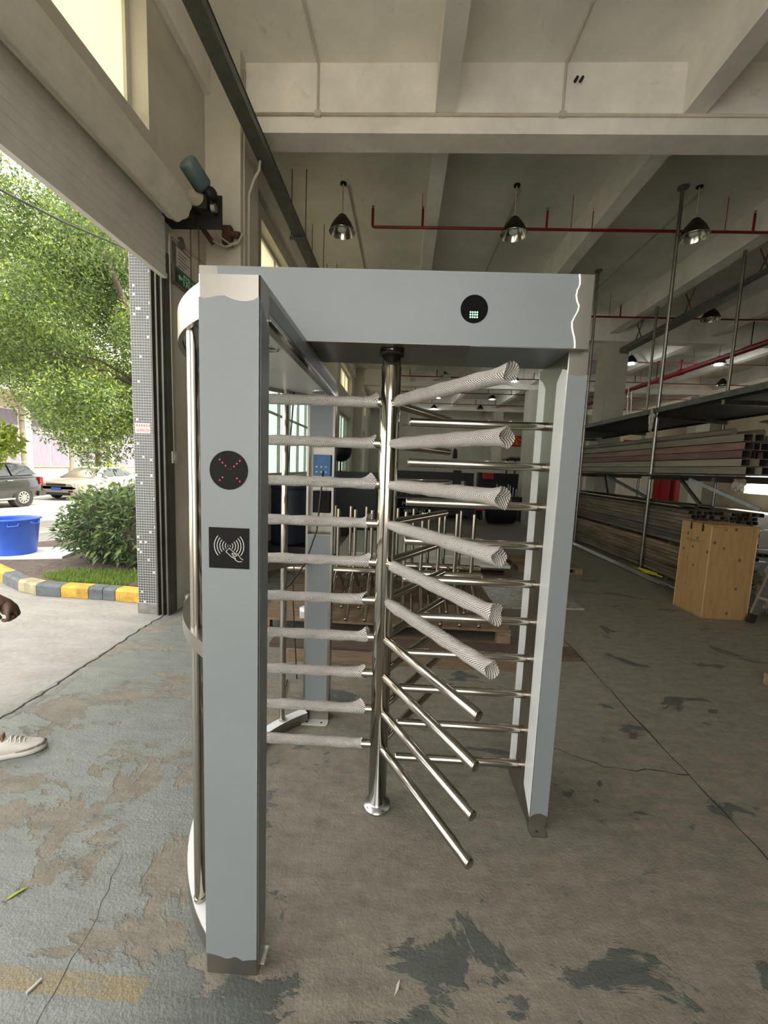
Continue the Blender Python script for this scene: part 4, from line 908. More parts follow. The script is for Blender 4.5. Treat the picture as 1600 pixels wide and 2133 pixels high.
# stock: square tubes with hollow ends; alike tubes share one mesh
def tube_mesh(w, h, L, t, m):
    mb = MB(); o = [(-w/2, 0), (w/2, 0), (w/2, h), (-w/2, h)]; i_ = [(-w/2+t, t), (w/2-t, t), (w/2-t, h-t), (-w/2+t, h-t)]
    for k_ in range(4):
        a, b = o[k_], o[(k_+1) % 4]; c, d = i_[k_], i_[(k_+1) % 4]
        mb.poly(((a[0], 0, a[1]), (b[0], 0, b[1]), (b[0], L, b[1]), (a[0], L, a[1])))
        mb.poly(((a[0], 0, a[1]), (c[0], 0, c[1]), (d[0], 0, d[1]), (b[0], 0, b[1])))
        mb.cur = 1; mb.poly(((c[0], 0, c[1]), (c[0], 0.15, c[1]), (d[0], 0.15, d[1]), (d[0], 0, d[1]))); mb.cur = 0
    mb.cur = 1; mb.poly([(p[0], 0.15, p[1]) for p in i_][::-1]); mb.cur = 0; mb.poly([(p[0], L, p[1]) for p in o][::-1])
    me = bpy.data.meshes.new('stock_tube'); me.from_pydata(mb.v, [], mb.f)
    me.materials.append(M[m]); me.materials.append(M['crack_dark']); me.polygons.foreach_set('material_index', mb.mi); return me
def stock(name, me, loc, label, group, rz=0.0):
    o = bpy.data.objects.new(name, me); place(o, loc, None, label, 'tube', group); o.rotation_euler = (0, 0, rz); return o
rs = random.Random(31)
ka = tube_mesh(0.072, 0.051, 6.2, 0.004, 'kraft'); kb = tube_mesh(0.072, 0.051, 6.2, 0.004, 'kraft_grey')
for r_ in range(18):
    zz = 0.05+0.058*r_+(0.05 if r_ > 8 else 0)
    for c_ in range(13):
        if 0 < c_ and 0 < r_ < 17 and r_ not in (8, 9) and c_ > 10: continue
        stock('stock_tube', ka if rs.random() < 0.6 else kb, (4.325+0.082*c_+rs.uniform(-0.003, 0.003)+(0.03 if r_ in (3, 12) else 0), 5.95+rs.uniform(-0.08, 0.10)+(0.12 if r_ > 8 else 0), zz), 'paper-wrapped square tube in the big bottom stack of the rack', 'tubes in the bottom stack', 0.0)
for y in (6.4, 8.2, 10.2): MB().box(4.25, 5.5, y, y+0.09, 0.0, 0.05).box(4.25, 5.5, y, y+0.09, 0.575, 0.615).build('stacking_timber', 'wood_dark', label={6.4: 'timber bearers under the near end of the bottom tube stack', 8.2: 'timber bearers under the middle of the bottom tube stack', 10.2: 'timber bearers under the far end of the bottom tube stack'}[y], cat='timber')
for i in range(7): MB().cyl((4.30+0.075*i, 6.35+0.25*(i % 3), 1.178), (4.30+0.075*i, 12.2, 1.178), 0.030, n=12).build('round_pipe', 'steel_dull' if i % 2 else 'steel', label='shiny round pipe lying on top of the bottom stack', cat='pipe', group='round pipes on the bottom stack')
pa = tube_mesh(0.115, 0.093, 6.6, 0.006, 'profile_wrap'); pb = tube_mesh(0.115, 0.093, 6.6, 0.006, 'profile_red')
for r_ in range(5):
    for c_ in range(9):
        stock('wrapped_profile', pb if (r_ == 2 or rs.random() < 0.1) else pa, (4.30+0.13*c_+0.02*(r_ % 2), 5.15+0.12*r_*(1 if r_ < 3 else 0.4)+rs.uniform(-0.10, 0.12), 1.685+0.103*r_), 'film-wrapped metal profile on the middle rack shelf', 'profiles on the middle shelf', 0.0)
for i in range(6): MB().cyl((4.35+0.12*i, 5.6+0.2*(i % 3), 2.245), (4.35+0.12*i, 11.5, 2.245), 0.045, n=10).build('round_pipe', 'profile_wrap', label='pale round pipe lying above the wrapped profiles', cat='pipe', group='round pipes above the profiles')
for i in range(7): MB().box(4.3+0.18*i, 4.42+0.18*i, 5.0+0.15*(i % 3), 12.0, 2.702, 2.74+0.02*(i % 2)).build('flat_bar', 'galvanised_dark', label='dark flat bar lying on the top rack shelf', cat='bar', group='flat bars on the top shelf')
# crumpled clear wrap hanging at the ends of the profiles
def crumple(c, rx, ry, rz_, seed, name, label):
    r = random.Random(seed); mb = MB(); n, m = 16, 10; g = {}
    for j in range(m+1):
        for i in range(n):
            a = 2*math.pi*i/n; b = math.pi*j/m; k_ = r.uniform(0.6, 1.25)
            g[i, j] = mb.vert((c[0]+rx*k_*math.sin(b)*math.cos(a), c[1]+ry*k_*math.sin(b)*math.sin(a), c[2]+rz_*k_*math.cos(b)))
    for j in range(m):
        for i in range(n): mb.face((g[i, j], g[(i+1) % n, j], g[(i+1) % n, j+1], g[i, j+1]))
    mb.build(name, 'clear_wrap', label=label, cat='plastic wrap')
crumple((4.75, 5.02, 2.02), 0.30, 0.10, 0.22, 3, 'plastic_wrap', 'crumpled clear wrap over the near ends of the shelf profiles')
crumple((4.30, 5.35, 1.56), 0.06, 0.07, 0.10, 4, 'plastic_wrap', 'small clear wrap bundle hanging under the middle shelf')
crumple((4.9, 5.45, 2.36), 0.3, 0.15, 0.05, 5, 'plastic_wrap', 'loose clear wrap lying on top of the profiles')
crumple((4.12, 7.05, 2.55), 0.04, 0.04, 0.18, 6, 'plastic_wrap', 'twist of wrap tied to the near rack pole below the top shelf')
for i in range(5): MB().cyl((4.06-0.035*i, 5.75+0.12*i, 0.016), (4.10-0.035*i, 9.6, 0.016), 0.015, n=8).build('thin_tube', 'zinc' if i % 2 else 'steel_dull', label='thin metal tube on the floor along the rack foot', cat='tube', group='thin tubes on the floor')
mb = MB(); r = random.Random(8)
for i in range(7): mb.path([(4.14+r.uniform(-0.05, 0.06), 6.6+r.uniform(-0.25, 0.2), 0.035+0.004*i), (4.10+r.uniform(-0.05, 0.06), 6.7+r.uniform(-0.25, 0.2), 0.05+0.004*i), (4.12+r.uniform(-0.05, 0.06), 6.85+r.uniform(-0.2, 0.2), 0.04)], 0.012, 5)
mb.build('yellow_strap', 'yellow_strap', label='heap of yellow strapping at the foot of the near rack pole', cat='strap')
for x, y, z0, z1, lb in ((4.9, 9.3, 2.74, 3.55, 'left bright steel rod leaning on the top shelf by the column'), (4.98, 9.3, 2.74, 3.48, 'right bright steel rod leaning on the top shelf by the column')): MB().cyl((x, y, z0), (x-0.02, y, z1), 0.016, n=10).build('steel_rod', 'steel', label=lb, cat='rod')

# plywood crate
cr = thing('plywood_crate', (3.80, 4.94, 0), 'plywood crate with knots standing before the pipe rack', 'crate')
CA, CB, CC, CD, CZ = 3.55, 4.06, 4.70, 5.18, 1.09
MB().box(CA, CB, CC, CC+0.018, 0.012, CZ-0.02).build('front_panel', 'plywood', cr); MB().box(CA, CA+0.018, CC+0.018, CD-0.018, 0.012, CZ-0.02).build('side_panel', 'plywood', cr)
MB().box(CB-0.018, CB, CC+0.018, CD-0.018, 0.012, CZ-0.02).build('side_panel', 'plywood', cr); MB().box(CA, CB, CD-0.018, CD, 0.012, CZ-0.02).build('back_panel', 'plywood', cr)
MB().box(CA-0.008, CB+0.008, CC-0.008, CD+0.008, CZ-0.018, CZ).build('lid', 'plywood', cr); MB().box(CA-0.008, CB+0.008, CC-0.008, CD+0.008, 0, 0.012).build('base_board', 'plywood', cr)
for x, y in ((CA, CC), (CB, CC), (CA, CD)): MB().box(x-0.004, x+0.004, y-0.004, y+0.004, 0.012, CZ-0.018).build('edge_strip', 'edge_ply', cr)
for y in (4.83, 5.02): MB().box(CA-0.012, CA-0.0005, y-0.006, y+0.006, CZ-0.09, CZ+0.003).box(CA-0.012, CA+0.03, y-0.006, y+0.006, CZ+0.0005, CZ+0.004).build('clip', 'black_iron', cr)
mb = MB(); r = random.Random(2)
for i in range(9):
    y = 4.86+0.026*i; mb.bar((CA-0.0006, y, 0.855+r.uniform(-0.01, 0.01)), (CA-0.0006, y+r.uniform(0.0, 0.018), 0.885+r.uniform(-0.01, 0.012)), 0.004, 0.001, up=(1, 0, 0)); mb.bar((CA-0.0006, y, 0.87+r.uniform(-0.01, 0.01)), (CA-0.0006, y+0.018, 0.868+r.uniform(-0.01, 0.01)), 0.004, 0.001, up=(1, 0, 0))
mb.build('handwritten_mark', 'ink', cr)
# step ladder at the right edge
ld = thing('step_ladder', (4.25, 4.4, 0), 'aluminium step ladder leaning beside the plywood crate', 'ladder')
d0, d1 = Vector((4.04, 4.63, 0.0)), Vector((4.46, 4.50, 1.9))
for oy in (0.0, -0.42):
    o_ = Vector((0.10, oy, 0)) if oy else Vector((0, 0, 0))
    MB().bar(d0+o_+Vector((0.012, 0, 0.05)), d1+o_, 0.03, 0.065, up=(1, 0, 0)).build('rail', 'aluminium', ld)
    MB().bar(d0+o_, d0+o_+(d1-d0)*0.055, 0.042, 0.08, up=(1, 0, 0)).build('rubber_foot', 'dark_rubber', ld)
    MB().bar(d0+o_+Vector((0.09, 0.05, 0.05)), d1+o_+Vector((0.05, 0.03, 0)), 0.028, 0.05, up=(1, 0, 0)).build('inner_rail', 'aluminium', ld)
for i in range(1, 6):
    p = d0+(d1-d0)*(0.16*i); MB().bar(p+Vector((0.0, 0, 0)), p+Vector((0.10, -0.42, 0)), 0.07, 0.03).build('rung', 'aluminium', ld)
pw = thing('pallet_corner', (3.1, 3.15, 0), 'small end of a pale pallet at the right picture edge', 'pallet')
MB().box(2.96, 3.06, 2.9, 3.2, 0, 0.075).build('block', 'wood_pallet', pw)
for i in range(3): MB().box(2.95, 3.75, 2.55+0.23*i, 2.73+0.23*i, 0.076, 0.095).build('deck_board', 'wood_pallet', pw)
crumple((4.55, 5.0, 0.30), 0.16, 0.14, 0.30, 9, 'plastic_wrap', 'crumpled plastic bag on the floor behind the crate')

# small things by the doorway
bt = thing('plastic_bottle', (-2.22, 4.10, 0), 'small grey plastic jar with white cap by the guide rail', 'bottle')
MB().lathe([(0, 0), (0.048, 0), (0.052, 0.008), (0.052, 0.10), (0.045, 0.118), (0.036, 0.125), (0.036, 0.132)], (-2.22, 4.10, 0), 24).build('jar', 'bottle_plastic', bt); MB().cyl((-2.22, 4.10, 0.13), (-2.22, 4.10, 0.165), 0.039, n=20).build('cap', 'paper_white', bt)
MB().box(-2.235, -2.215, 4.047, 4.0485, 0.05, 0.09).build('label_mark', 'ink', bt)
ct = thing('milk_carton', (-2.09, 4.03, 0), 'open white and green carton holding a black cable', 'carton')
xr = Matrix.Translation((-2.09, 4.03, 0)) @ Matrix.Rotation(R(38), 4, 'Z')
mb = MB(xr)
for a in ((-0.06, 0.06, -0.06, -0.057), (-0.06, 0.06, 0.057, 0.06), (-0.06, -0.057, -0.057, 0.057), (0.057, 0.06, -0.057, 0.057)): mb.box(*a, 0.045, 0.22)
mb.build('carton_wall', 'carton_white', ct)
MB(xr).box(-0.0605, 0.0605, -0.0605, 0.0605, 0.0, 0.045).build('green_base', 'carton_teal', ct)
mb = MB(xr)
for a in ((-0.061, 0.061, -0.061, -0.0565), (-0.061, 0.061, 0.0565, 0.061), (-0.061, -0.0565, -0.0565, 0.0565), (0.0565, 0.061, -0.0565, 0.0565)): mb.box(*a, 0.215, 0.24)
mb.build('green_band', 'carton_teal', ct)
MB(xr).poly([(-0.06, -0.06, 0.24), (-0.06, 0.06, 0.24), (-0.11, 0.05, 0.31), (-0.11, -0.05, 0.30)]).poly([(0.06, -0.06, 0.24), (0.10, -0.06, 0.31), (0.10, 0.06, 0.31), (0.06, 0.06, 0.24)]).build('flap', 'paper_white', ct)
mb = MB(xr)
for i in range(4): mb.box(-0.0603, -0.060, -0.03, 0.02+0.006*i, 0.08+0.03*i, 0.09+0.03*i); mb.box(-0.03, 0.02+0.006*i, -0.0606, -0.0601, 0.08+0.03*i, 0.09+0.03*i)
mb.build('print_lines', 'navy', ct)
MB().path([TX @ Vector((-0.545, 1.165, 1.30)), (-0.70, 1.6, 1.02), (-1.3, 2.9, 0.52), (-1.9, 3.80, 0.32), (-2.06, 4.0, 0.30), (-2.09, 4.03, 0.24), (-2.09, 4.03, 0.12)], 0.008, 8).build('power_cable', 'cable_black', label='black cable running from the front post into the carton', cat='cable')
MB().path([TX @ Vector(p) for p in ((-0.44, 2.40, 1.60), (-0.445, 2.36, 1.45), (-0.46, 2.33, 1.22), (-0.52, 2.30, 1.02), (-0.60, 2.29, 0.90), (-0.68, 2.35, 0.82), (-0.70, 2.5, 0.5), (-0.71, 2.55, 0.012), (-0.75, 2.8, 0.012))], 0.005, 8).build('power_cable', 'cable_black', label='thin black cable looping from the open bay of the back post', cat='cable')
MB().path([TX @ Vector(p) for p in ((-0.60, 2.31, 2.0), (-0.66, 2.40, 1.5), (-0.70, 2.45, 1.1), (-0.66, 2.42, 0.95), (-0.62, 2.44, 1.02), (-0.64, 2.5, 0.75), (-0.63, 2.55, 0.35), (-0.62, 2.56, 0.16))], 0.004, 8).build('power_cable', 'cable_black', label='thin black cable hanging from the canopy by the upright tube', cat='cable')
ad = thing('power_adapter', TX @ Vector((-0.60, 3.30, 0)), 'white power adapter block on the pallet edge behind the turnstile', 'adapter')
MB().box(-0.905, -0.83, 3.62, 3.68, 0.163, 0.225, rz=0.3).build('adapter_body', 'carton_white', ad); MB().box(-0.90, -0.84, 3.625, 3.675, 0.226, 0.262, rz=-0.4).build('plug', 'carton_white', ad)
mb = MB(); mb.prism([(-1.36, 1.225, 0.002), (-1.345, 1.235, 0.004), (-1.325, 1.262, 0.006), (-1.318, 1.275, 0.003), (-1.333, 1.27, 0.003), (-1.352, 1.25, 0.003)], (0, 0, 0.001)); mb.build('fallen_leaf', 'leaf_fallen', label='yellow-green fallen leaf on the painted floor', cat='leaf')
MB().cyl((-1.05, 0.99, 0.004), (-1.035, 1.025, 0.004), 0.004, n=8).build('cigarette_end', 'paper_white', label='white cigarette end by the ochre floor line', cat='litter')
MB().prism([(0.045, 1.06, 0.001), (0.058, 1.08, 0.002), (0.063, 1.105, 0.002), (0.052, 1.09, 0.001)], (0, 0, 0.001)).build('paper_scrap', 'paper_white', label='small white scrap of film on the bare floor', cat='litter')

# ------------------------------------------------------------------ outside: planting island, kerb, bucket
kb_pts = [(-2.66, 4.20), (-2.84, 4.215), (-3.145, 4.245), (-3.30, 4.255), (-3.47, 4.262), (-3.80, 4.27), (-4.10, 4.285), (-4.43, 4.40), (-4.86, 4.64), (-5.40, 4.94), (-6.1, 5.30)]
km = ['kerb_yellow', 'kerb_yellow', 'kerb_grey', 'kerb_grey', 'kerb_yellow', 'kerb_grey', 'kerb_faded', 'kerb_grey', 'kerb_yellow', 'kerb_grey']
names_ = {'kerb_yellow': 'yellow painted', 'kerb_grey': 'dark grey painted', 'kerb_faded': 'faded yellow'}
kl = ['yellow kerb stub touching the tiled doorway edge', 'bright yellow kerb stone with a black stain next to the tiled edge', 'dark grey kerb stone, right half of the grey pair', 'dark grey kerb stone, left half of the grey pair', 'yellow kerb stone in front of the grass, between grey ones', 'dark blue-grey kerb stone at the middle of the row', 'faded yellow kerb stone at the bend', 'weathered grey kerb stone past the bend', 'yellow kerb stone below the blue bucket', 'grey kerb stone at the far end of the bend']
for (a, b), m_, lb in zip(zip(kb_pts[:-1], kb_pts[1:]), km, kl):
    a = Vector((*a, 0)); b = Vector((*b, 0)); d = (b-a).normalized(); nrm = Vector((d.y, -d.x, 0))*1.0
    if nrm.y < 0: nrm = -nrm
    a2 = a+d*0.004; b2 = b-d*0.004; w = nrm*0.13; h = 0.135
    mb = MB(); A = [a2, b2, b2+w, a2+w]
    mb.prism([A[0], A[0]+Vector((0, 0, h-0.025)), A[0]+nrm*0.025+Vector((0, 0, h)), A[3]+Vector((0, 0, h)), A[3]], b2-a2)
    mb.build('kerb_stone', m_, label=lb, cat='kerb', group='kerb stones round the planting bed')
bed = MB(); inner = [(-2.66, 4.33), (-3.47, 4.40), (-4.05, 4.42), (-4.36, 4.52), (-4.78, 4.74), (-5.34, 5.06), (-6.06, 5.42), (-6.4, 6.2), (-5.6, 7.4), (-2.66, 7.6)]
bed.prism([(x, y, -0.05) for x, y in inner], (0, 0, 0.155)); bed.build('planting_bed', 'soil', kind='structure')
def blades(n, xy, z, h, seed, name, m, label, cat):
    r = np.random.RandomState(seed); V = []; Fc = []
    for i in range(n):
        x, y = xy(r); a = r.uniform(0, 6.28); hh = h*r.uniform(0.5, 1.2); w = 0.004*r.uniform(0.7, 1.5); lx, ly = math.cos(a)*w, math.sin(a)*w; bx, by = r.uniform(-1, 1)*hh*0.5, r.uniform(-1, 1)*hh*0.5
        k_ = len(V); V += [(x-lx, y-ly, z), (x+lx, y+ly, z), (x+bx*0.4+lx*0.7, y+by*0.4+ly*0.7, z+hh*0.6), (x+bx*0.4-lx*0.7, y+by*0.4-ly*0.7, z+hh*0.6), (x+bx, y+by, z+hh)]
        Fc += [(k_, k_+1, k_+2, k_+3), (k_+3, k_+2, k_+4)]
    mb = MB(); mb.v = V; mb.f = Fc; mb.sm = [False]*len(Fc); mb.mi = [0]*len(Fc)
    return mb.build(name, m, label=label, cat=cat, kind='stuff')
def gxy(r):
    while True:
        x = r.uniform(-4.35, -2.85); y = r.uniform(4.42, 5.05)
        if y > 4.43+max(0, (-x-3.9)*0.45) and (y < 4.95-max(0, (-x-3.7))*0.3 or r.rand() < 0.2) and not (x > -3.15 and r.rand() < 0.75): return x, y
blades(4200, gxy, 0.10, 0.065, 1, 'grass', 'grass', 'bright green grass strip along the painted kerb', 'grass')
def leaf_cloud(centers, n, size, seed, flat=0.5):
    """numpy cloud of folded leaves around ellipsoid shells"""
    r = np.random.RandomState(seed); C = np.array([c[:3] for c in centers]); S = np.array([c[3:6] for c in centers]); vol = S.prod(1); pick = r.choice(len(C), n, p=vol/vol.sum())
    d = r.normal(size=(n, 3)); d /= np.linalg.norm(d, axis=1)[:, None]; rad = r.uniform(0.25, 1.0, n)**0.5
    P = C[pick]+d*S[pick]*rad[:, None]
    ax = r.normal(size=(n, 3))+d*0.7; ax[:, 2] -= 0.25; ax /= np.linalg.norm(ax, axis=1)[:, None]
    sd = np.cross(ax, r.normal(size=(n, 3))); sd /= np.linalg.norm(sd, axis=1)[:, None]; nm = np.cross(ax, sd)
    L = (size*r.uniform(0.7, 1.3, n))[:, None]; W = L*0.36
    V = np.stack([P, P+ax*L*0.5+sd*W*0.5+nm*L*0.06, P+ax*L, P+ax*L*0.5-sd*W*0.5+nm*L*0.06], 1).reshape(-1, 3)
    b = np.arange(n)*4; F = np.concatenate([np.stack([b, b+1, b+2], 1), np.stack([b, b+2, b+3], 1)])
    return V, F, P
def cloud_obj(V, F, name, m, parent, kind='stuff'):
    mb = MB(); mb.v = [tuple(v) for v in V.tolist()]; mb.f = [tuple(f) for f in F.tolist()]; mb.sm = [False]*len(mb.f); mb.mi = [0]*len(mb.f)
    return mb.build(name, m, parent, kind=kind)
# clipped bush
bu = thing('bush', (-4.0, 5.6, 0.1), 'dense clipped green bush behind the kerb, left of the tiled edge', 'bush')
BC = [(-3.45, 5.35, 0.62, 0.62, 0.52, 0.55), (-3.95, 5.5, 0.66, 0.65, 0.60, 0.52), (-4.32, 5.65, 0.58, 0.5, 0.6, 0.46), (-3.36, 5.8, 0.75, 0.55, 0.7, 0.5), (-3.8, 6.1, 0.7, 0.9, 0.6, 0.5), (-4.55, 6.0, 0.52, 0.38, 0.5, 0.38)]
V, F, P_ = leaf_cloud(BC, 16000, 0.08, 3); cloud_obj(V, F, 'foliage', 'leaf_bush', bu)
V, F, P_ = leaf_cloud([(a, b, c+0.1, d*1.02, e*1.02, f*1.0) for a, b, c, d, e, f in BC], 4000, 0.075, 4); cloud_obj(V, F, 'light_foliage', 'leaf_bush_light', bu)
MB().lathe([(0, -0.42), (0.35, -0.36), (0.5, 0.0), (0.36, 0.34), (0, 0.42)], (-3.4, 5.5, 0.55), 16).lathe([(0, -0.42), (0.4, -0.36), (0.55, 0.0), (0.4, 0.34), (0, 0.42)], (-4.1, 5.75, 0.55), 16).build('inner_twigs', 'bark', bu)
lm_ = []
for m_ in ('leaf_bush', 'leaf_bush_light'):
    me = bpy.data.meshes.new('leaf'); me.from_pydata([(0, 0, 0), (0.022, 0.05, 0.006), (0, 0.12, -0.01), (-0.022, 0.05, 0.006), (0, 0.055, -0.004)], [], [(0, 1, 4), (1, 2, 4), (2, 3, 4), (3, 0, 4)]); me.materials.append(M[m_]); lm_.append(me)
rl = random.Random(17)
for i in range(280):
    c = rl.choice(BC[:5]); v = Vector((rl.gauss(0, 1), rl.gauss(-0.7, 0.8), rl.gauss(0.1, 0.9))).normalized(); p = Vector((c[0]+v.x*c[3], c[1]+v.y*c[4], max(0.18, c[2]+v.z*c[5])))
    o = bpy.data.objects.new('leaf', lm_[i % 2]); place(o, p, bu); q = (v+Vector((rl.uniform(-0.6, 0.6), rl.uniform(-0.6, 0.3), rl.uniform(-0.5, 0.5)))).to_track_quat('Y', 'Z'); o.rotation_euler = q.to_euler(); s = rl.uniform(0.8, 1.35); o.scale = (s, s, s)
MB().box(-3.15, -2.7, 4.45, 4.75, 0.10, 0.13, rz=0.3).build('rubble_slab', 'wood_dark', label='dark broken slab on the soil by the tiled edge', cat='slab')
# bucket on a white board
MB().box(-5.92, -4.95, 5.36, 6.1, 0.106, 0.136, rz=0.30).build('white_board', 'board_white', label='white board lying under the blue bucket', cat='board')
bk = thing('blue_bucket', (-5.66, 5.62, 0.137), 'large blue plastic bucket standing on a white board', 'bucket')
MB().lathe([(0, 0.0), (0.235, 0.0), (0.245, 0.01), (0.30, 0.50), (0.325, 0.505), (0.325, 0.52), (0.295, 0.525), (0.285, 0.50), (0.232, 0.03), (0, 0.03)], (-5.66, 5.62, 0.137), 40).build('bucket_wall', 'bucket_blue', bk)
for sx_ in (-1, 1): MB().path([(-5.66+sx_*0.31, 5.56, 0.62), (-5.66+sx_*0.345, 5.58, 0.59), (-5.66+sx_*0.345, 5.66, 0.59), (-5.66+sx_*0.31, 5.68, 0.62)], 0.012, 8).build('handle', 'bucket_blue', bk)
MB().path([(-5.49, 5.36, 0.60), (-5.48, 5.345, 0.57), (-5.38, 5.40, 0.575), (-5.39, 5.42, 0.61)], 0.010, 8).build('handle', 'bucket_blue', bk)

# cars on the road
RZ = -0.352
def wheel(parent, x, y, z, r, w, spokes):
    wt = MB().lathe([(r*0.62, -w/2), (r*0.9, -w/2), (r, -w/2+0.03), (r, w/2-0.03), (r*0.9, w/2), (r*0.62, w/2)], (x, y, z), 28, (1, 0, 0)).build('wheel', 'tyre', parent)
    mb = MB(); mb.lathe([(r*0.64, w/2-0.002), (r*0.62, w/2+0.006), (r*0.56, w/2), (r*0.55, w/2-0.05)], (x, y, z), 28, (1, 0, 0)); mb.cyl((x+w/2-0.03, y, z), (x+w/2+0.004, y, z), r*0.14, n=14)
    for i in range(spokes):
        a = 2*math.pi*i/spokes; mb.bar((x+w/2-0.012, y+0.05*math.cos(a), z+0.05*math.sin(a)), (x+w/2-0.008, y+r*0.6*math.cos(a), z+r*0.6*math.sin(a)), 0.045, 0.02, up=(1, 0, 0))
    mb.build('rim', 'aluminium', wt); MB().cyl((x+w/2-0.07, y, z), (x+w/2-0.06, y, z), r*0.6, n=24).build('brake_shadow', 'tyre', wt)
def car(name, label, xs_, y0, L, W, prof_low, prof_roof, wheels, wr, body, glass, extra):
    """side plane at x=xs_, body extends to x=xs_-W; y0 = front end, car runs +y by L; profiles are (y fraction, z)"""
    c = thing(name, (xs_-W/2, y0+L/2, RZ), label, 'car'); xc = xs_-W/2; hw = W/2
    def loft(secs, m, nm, par, smooth=True):
        mb = MB(); n = len(secs[0])
        for s in secs:
            for p in s: mb.vert(p)
        for j in range(len(secs)-1):
            for i in range(n-1): mb.face((j*n+i, j*n+i+1, (j+1)*n+i+1, (j+1)*n+i), smooth)
        mb.face([i for i in range(n)][::-1]); mb.face([(len(secs)-1)*n+i for i in range(n)]); return mb.build(nm, m, par)
    secs = []
    for f, zb, zt, k_ in prof_low:
        y = y0+f*L; h = hw*k_; s = []
        for sx_, zz in ((0, zb), (0.90, zb), (0.985, zb+0.10), (1.0, zb+0.30), (1.0, zt-0.22), (0.975, zt-0.08), (0.93, zt-0.015), (0.80, zt+0.0), (0.4, zt+0.02), (0, zt+0.025)): s.append((xc+h*sx_, y, RZ+zz))
        s2 = [(2*xc-p[0], p[1], p[2]) for p in s[1:-1]][::-1]; secs.append(s+s2+[s[0]])
    bd = loft(secs, body, 'body', c)
    rs_ = []
    for f, zb, zt, kb_, kt_ in prof_roof:
        y = y0+f*L; s = [(xc+hw*kb_, y, RZ+zb), (xc+hw*kb_*0.99, y, RZ+zb+0.02), (xc+hw*kt_, y, RZ+zt-0.05), (xc+hw*(kt_-0.08), y, RZ+zt-0.01), (xc, y, RZ+zt+0.01)]
        s2 = [(2*xc-p[0], p[1], p[2]) for p in s[:-1]][::-1]; rs_.append(s+s2)
    loft(rs_, body, 'cabin', c)
    for d_, quad in glass:
        MB().prism([(xc+hw*a, y0+f*L, RZ+z) for a, f, z in quad], d_).build('window', 'car_glass', c)
    for f in wheels:
        MB().cyl((xs_-0.25, y0+f*L, RZ+wr), (xs_+0.004, y0+f*L, RZ+wr+0.01), wr*1.14, n=28).build('wheel_arch', 'tyre', c)
        wheel(c, xs_-0.09, y0+f*L, RZ+wr, wr, 0.215, 10); wheel(c, xs_-W+0.12, y0+f*L, RZ+wr, wr, 0.2, 10)
    extra(c, xc, hw, y0, L); return c
def suv_extra(c, xc, hw, y0, L):
    x = xc+hw
    for f in (0.50, 0.68): MB().bar((x+0.012, y0+f*L, RZ+0.98), (x+0.012, y0+f*L+0.22, RZ+0.98), 0.02, 0.03).build('door_handle', 'chrome', c)
    MB().box(x-0.16, x-0.005, y0+L*0.955, y0+L*0.985, RZ+0.80, RZ+1.08).build('tail_light', 'tail_light', c)
    MB().box(x-0.12, x+0.006, y0+L*0.94, y0+L*1.004, RZ+0.36, RZ+0.55).build('rear_bumper', 'car_dark', c)
    MB().box(x-0.02, x+0.008, y0+L*0.28, y0+L*0.74, RZ+0.30, RZ+0.35).build('sill_trim', 'chrome', c)
    MB().path([(x-0.22, y0+L*0.45, RZ+1.62), (x-0.22, y0+L*0.5, RZ+1.66), (x-0.22, y0+L*0.9, RZ+1.64), (x-0.22, y0+L*0.93, RZ+1.60)], 0.015, 6).build('roof_rail', 'chrome', c)
SUVL, SUVW = 4.75, 1.85; syf = 15.15-SUVL
SD = (0.012, 0, 0.003)
def _suv():
    return car('dark_suv', 'dark grey estate SUV parked left of the silver car', -13.88, syf, SUVL, SUVW,
    [(0.0, 0.45, 0.78, 0.80), (0.03, 0.32, 0.86, 0.93), (0.15, 0.26, 0.97, 1.0), (0.27, 0.26, 1.03, 1.0), (0.5, 0.26, 1.06, 1.0), (0.85, 0.26, 1.10, 1.0), (0.96, 0.34, 1.10, 0.96), (1.0, 0.42, 1.02, 0.90)],
    [(0.26, 1.0, 1.04, 0.90, 0.86), (0.40, 1.03, 1.52, 0.93, 0.76), (0.5, 1.05, 1.62, 0.94, 0.74), (0.75, 1.07, 1.64, 0.94, 0.74), (0.90, 1.08, 1.56, 0.93, 0.72), (0.985, 1.08, 1.12, 0.90, 0.84)],
    (0.20, 0.805), 0.345, 'car_dark',
    [(SD, [(0.935, 0.36, 1.11), (0.935, 0.52, 1.12), (0.785, 0.52, 1.54), (0.80, 0.44, 1.50)]), (SD, [(0.935, 0.535, 1.12), (0.935, 0.72, 1.14), (0.785, 0.705, 1.56), (0.785, 0.535, 1.55)]), (SD, [(0.935, 0.735, 1.14), (0.925, 0.93, 1.18), (0.80, 0.885, 1.49), (0.785, 0.72, 1.56)])],
    suv_extra)
_suv()
